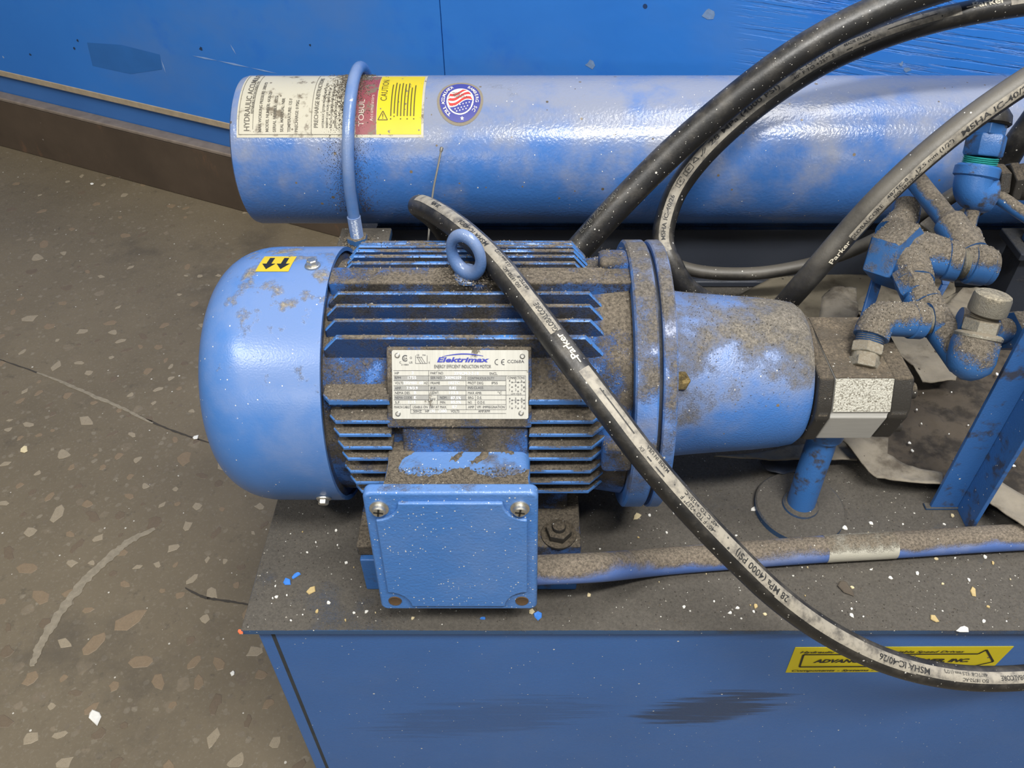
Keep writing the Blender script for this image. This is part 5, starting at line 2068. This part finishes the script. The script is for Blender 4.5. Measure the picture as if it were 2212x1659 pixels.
for a in (('paint_flake', 422, 946, FZ, 0.0105, 'chipw', 'white square chip on the floor left of the fan cowl', None, 1.0),
          ('paint_flake', 205, 1548, FZ, 0.012, 'chipw', 'largest whitish flake on the floor at lower left', None, 1.9),
          ('paint_flake', 503, 1454, FZ, 0.006, 'chipw', 'small round white chip on the floor beside the tank corner', None, 1.2),
          ('paint_flake', 52, 972, FZ, 0.010, 'chipc', 'pale flake on the floor near the left edge', None, 1.7),
          ('paint_flake', 198, 398, FZ, 0.008, 'chipw', 'white chip on the floor near the brown baseboard', None, 1.3),
          ('wood_chip', 672, 1277, 0, 0.0060, 'chipy', 'yellow wood chip on the tank lid left of the terminal box', None, 2.0),
          ('paint_flake', 620, 1258, 0, 0.0060, 'chipb', 'bright blue paint flake on the left of the tank lid', None, 1.6),
          ('paint_flake', 640, 1243, 0, 0.0045, 'chipb', 'small blue paint flake beside the larger one on the lid', None, 1.9),
          ('paint_flake', 1163, 1330, 0, 0.0068, 'chipb', 'curled blue paint flake under the terminal box corner', None, 1.4),
          ('wood_chip', 1148, 1322, 0, 0.0042, 'chipc', 'cream chip touching the curled blue flake under the box', None, 1.4),
          ('paint_flake', 1044, 1337, 0, 0.0030, 'chipb', 'tiny blue flake at the lid edge below the terminal box', None, 1.5),
          ('wood_chip', 1376, 1117, 0, 0.0062, 'chipc', 'cream wood chip on the lid under the motor flange', None, 1.6),
          ('wood_chip', 2018, 1338, 0, 0.0055, 'chipy', 'tan wood chip on the right of the tank lid', None, 1.4),
          ('paint_flake', 2080, 1360, 0, 0.0060, 'chipw', 'white flake near the front edge of the tank lid at right', None, 1.9),
          ('paint_flake', 1965, 944, 0.012, 0.0068, 'chipw', 'large white flake on the soaked pad beside the pump', None, 1.3),
          ('leaf_scrap', 1825, 1272, 0, 0.0110, 'chipbr', 'curled brown leaf scrap on the tank lid behind the hose', None, 1.4),
          ('wood_chip', 1876, 1157, 0.0, 0.0055, 'chipc', 'cream chip leaning on the conduit', None, 1.0),
          ('paint_flake', 1825, 1142, 0.0, 0.0050, 'chipw', 'white flake right of the round pipe flange', None, 1.2),
          ('paint_flake', 1630, 1100, 0.0, 0.0055, 'chipw', 'white flake left of the round pipe flange', None, 1.3),
          ('wood_chip', 2102, 1279, 0.0, 0.0042, 'chipy', 'thin bright yellow sliver on the lid at right', None, 2.6),
          ('paint_flake', 520, 1365, -0.003, 0.0035, 'chipo', 'orange paint flake on the front left corner of the lid', None, 1.6),
          ('paint_flake', 1632, 1310, 0.0, 0.0040, 'chipy', 'amber crumb on the lid below the hanging hose', None, 1.2)):
    put_flake(*a)
# small pale crumbs on the lid: individuals that nothing tells apart
for i in range(120):
    px, py = rd.uniform(560, 2205), rd.uniform(1085, 1352)
    if 770 < px < 1260 and py < 1310:
        continue
    if px < 620 and py < 1200:
        continue
    if 1620 < px < 1840 and py < 1175:
        continue
    q = P(px, py, z=0)
    if q.x < LX + .01 or q.y < 0.008:
        continue
    put_flake('crumb', px, py, 0, rd.choice((0.0010, 0.0013, 0.0016, 0.0022, 0.0028)), rd.choice(('chipw', 'chipw', 'chipc', 'chipw', 'chipw', 'chipw', 'chipy')), 'tiny pale crumb scattered on the dusty tank lid', 'crumbs on the tank lid', 1.3, cat='crumb')
for i in range(22):
    px, py = rd.uniform(1960, 2205), rd.uniform(800, 1040)
    if px < 2190 - (py - 800) * 0.55 - 5 or px > 2190 - (py - 800) * .55 + 110:
        put_flake('crumb', px, py, 0.018, rd.choice((0.0012, 0.0016, 0.0024)), 'chipw', 'tiny white crumb on the soaked brown pad', 'crumbs on the soaked pad', 1.3, cat='crumb')


# grit and fluff too fine to count
def grit(name, n_, sampler, size, mats, parent, seed, fib=0.3):
    rg = random.Random(seed)
    b_ = MB()
    for i in range(n_):
        s_ = sampler(rg)
        if s_ is None:
            continue
        p, nr = s_
        r = size * rg.uniform(.4, 1.3)
        d1 = V((rg.gauss(0, 1), rg.gauss(0, 1), rg.gauss(0, 1)))
        d1 = (d1 - nr * d1.dot(nr) * .6).normalized()
        d2 = d1.cross(nr).normalized()
        mi = rg.choices(range(len(mats)), [m_[1] for m_ in mats])[0]
        if rg.random() < fib:
            b_.add([p - d1 * r * 1.6, p + d1 * r * 1.6 + nr * r * .8, p + nr * r * .6 + d2 * r * .3], [(0, 1, 2)], mi)
        else:
            b_.add([p + d1 * r, p - d1 * r * .6 + d2 * r, p - d1 * r * .6 - d2 * r, p + nr * r], [(0, 1, 3), (1, 2, 3), (2, 0, 3)], mi)
    o_ = obj(name, b_, [m_[0] for m_ in mats], parent, flat=True)
    o_['kind'] = 'stuff'
    return o_


def s_lid(rg):
    x, y = rg.uniform(LX + .002, 0.62), rg.uniform(0.003, 0.30)
    return V((x, y, 0.0)), V((0, 0, 1))


gd = flat('grit_dark', (0.055, 0.048, 0.040), 0.95)
gb = flat('grit_brown', (0.125, 0.105, 0.08), 0.95)
gg = flat('grit_pale', (0.42, 0.39, 0.33), 0.9)
grit('lid_grit', 9000, s_lid, 0.0008, ((gd, 5), (gb, 5), (gg, .35)), tank, 31, .2)


def surf_sampler(objs, minz=0.15):
    tris = []
    acc_ = 0
    cum = []
    for o_ in objs:
        off = rootpos(o_)
        me = o_.data
        for p in me.polygons:
            if p.normal.z < minz:
                continue
            vs_ = [me.vertices[i].co + off for i in p.vertices]
            for k in range(1, len(vs_) - 1):
                a = (vs_[k] - vs_[0]).cross(vs_[k + 1] - vs_[0]).length / 2
                acc_ += a * (0.25 + p.normal.z)
                cum.append(acc_)
                tris.append((vs_[0], vs_[k], vs_[k + 1], p.normal.copy()))
    import bisect

    def s_(rg):
        i = min(len(tris) - 1, bisect.bisect(cum, rg.uniform(0, acc_)))
        a, b_, c_, nr = tris[i]
        u, v = rg.random(), rg.random()
        if u + v > 1:
            u, v = 1 - u, 1 - v
        return a + (b_ - a) * u + (c_ - a) * v, nr
    return s_


def s_eye(rg):
    a = rg.uniform(0, 6.28)
    r = 0.009 + abs(rg.gauss(0, 0.006))
    k = ebase + V((r * cos(a) * 1.3, r * sin(a) * .8, 0))
    return k + erd * max(0.0, 0.006 - (r - .009) * .5) * rg.random(), erd


kids = [c for c in motor.children if c.name.split('.')[0] in ('cooling_fin', 'stator_housing', 'side_panel', 'nameplate_pad', 'eyebolt_pad', 'end_bell', 'bolt_lug', 'box_pad', 'foot')]
fz = flat('fluff', (0.19, 0.16, 0.12), 0.95)
fz2 = flat('fluff_dark', (0.07, 0.06, 0.047), 0.95)
grit('dust_fluff', 22000, surf_sampler(kids, 0.1), 0.0008, ((fz, 5), (fz2, 5), (gg, .3)), motor, 41, .55)
grit('fluff', 1100, s_eye, 0.0009, ((fz, 5), (fz2, 3)), motor, 73, .6)
fk = [c for r_ in (el, te, vb) for c in r_.children if c.name.split('.')[0] in ('body', 'hex_body', 'forged_block', 'elbow', 'outlet', 'inlet', 'union_nut', 'port_boss')]
for r_, nn_ in ((el, 1200), (te, 2200), (vb, 3600)):
    kk = [c for c in r_.children if c.name.split('.')[0] in ('body', 'hex_body', 'forged_block', 'elbow', 'outlet', 'inlet', 'union_nut', 'port_boss')]
    grit('dust_fluff', nn_, surf_sampler(kk, 0.3), 0.0007, ((fz, 6), (fz2, 2), (gg, .4)), r_, 43, .5)
bk = [c for c in tb.children] + [tb]


def box_patch(outline, h_, seed):
    """a lump of settled dust on top of the terminal box; outline in (u, depth) metres"""
    bm = bmesh.new()
    pts2 = []
    n0 = len(outline)
    for i in range(n0):
        a, b_ = outline[i], outline[(i + 1) % n0]
        for k in range(6):
            f = k / 6
            jx = 0.0016 * mnoise.noise((seed + i * 1.3 + f * 3, 2.1, 0.3))
            jy = 0.0030 * mnoise.noise((seed + i * 1.7 + f * 4, 7.7, 0.9))
            pts2.append((a[0] + (b_[0] - a[0]) * f + jx, max(0.0004, a[1] + (b_[1] - a[1]) * f + jy)))
    face = bm.faces.new([bm.verts.new((u, d_, 0)) for u, d_ in pts2])
    bmesh.ops.triangulate(bm, faces=[face])
    for _ in range(5):
        es = [e for e in bm.edges if e.calc_length() > 0.003]
        if es:
            bmesh.ops.subdivide_edges(bm, edges=es, cuts=1)
            bmesh.ops.triangulate(bm, faces=[f for f in bm.faces if len(f.verts) > 3])
    g_ = MB()
    bm.verts.index_update()
    edge = {v.index for e in bm.edges if len(e.link_faces) < 2 for v in e.verts}
    vs_ = [mc(v.co.x, 0.006, -0.0115 - v.co.y) + V((0, 0, 0.0001 if v.index in edge else h_ * (0.7 + 1.2 * abs(mnoise.noise((v.co.x * 300, v.co.y * 300, seed))))) ) for v in bm.verts]
    fs_ = [tuple(v.index for v in f.verts) for f in bm.faces]
    bm.free()
    g_.add(vs_, fs_)
    return g_


u_end = CW - 0.0075
for k, ol_ in enumerate(([(0.0135, 0.0), (0.0135, 0.050), (0.030, 0.056), (0.042, 0.050), (0.034, 0.040), (0.024, 0.030), (0.022, 0.020), (0.030, 0.013), (0.045, 0.012), (0.058, 0.015), (0.066, 0.020), (0.076, 0.021), (0.086, 0.013), (0.100, 0.012), (0.112, 0.014), (u_end, 0.020), (u_end, 0.0)],
                         [(0.060, 0.030), (0.068, 0.040), (0.072, 0.042), (0.070, 0.034), (0.066, 0.028)], [(0.076, 0.027), (0.086, 0.040), (0.092, 0.041), (0.090, 0.033), (0.082, 0.025)],
                         [(0.100, 0.040), (0.112, 0.044), (0.110, 0.036), (0.104, 0.037)])):
    obj('dust_patch', box_patch(ol_, 0.0009, 3.3 + k), M['dustlump'], tb)


def s_box(rg):
    u = rg.uniform(0.0145, CW - 0.008)
    return mc(u, 0.0052, -0.0125 - rg.random() ** 1.8 * 0.020), V((0, 0, 1))


grit('dust_drift', 2200, s_box, 0.0007, ((fz, 4), (fz2, 5), (gg, .2)), motor, 47, .5)


def s_clamp(rg):
    a = rg.triangular(35, 118, 88)
    x = ux + rg.gauss(0.001, 0.010)
    return mtube(0.0002)(x, a), V((0, -cos(radians(a)), sin(radians(a))))


grit('caked_dirt', 3800, s_clamp, 0.0009, ((fz2, 5), (gd, 3), (fz, 2)), acc, 53, .3)


def s_band(rg):
    a = rg.uniform(-25, 110)
    x = ux + rg.choice((-1, 1)) * (0.007 + abs(rg.gauss(0, 0.009)))
    return mtube(0.0001)(x, a), V((0, -cos(radians(a)), sin(radians(a))))


grit('fine_soot', 4200, s_band, 0.00045, ((gd, 6), (fz2, 3)), acc, 57, .2)


def s_nut(rg):
    a = rg.uniform(0, 6.28)
    r = abs(rg.gauss(0, 0.008)) + 0.007
    return V((ux + r * cos(a), TY - TR - UR - .002 + r * sin(a) * .8, 0.109 + max(0, .008 - r * .45))), V((0, 0, 1))


grit('fluff', 900, s_nut, 0.0011, ((fz, 5), (fz2, 3)), acc, 59, .7)


def s_cone(rg):
    x = rg.uniform(0.118, 0.232)
    a = rg.gauss(75, 30)
    if rg.random() > 1.15 - (x - 0.118) * 5:
        return None
    r = 0.0742 - (x - 0.12) * 0.07
    if not 0 < a < 180:
        return None
    return mot(x, a, r), V((0, -cos(radians(a)), sin(radians(a))))


grit('dust_fluff', 2200, s_cone, 0.0005, ((fz, 5), (fz2, 3), (gg, .3)), bell, 61, .6)
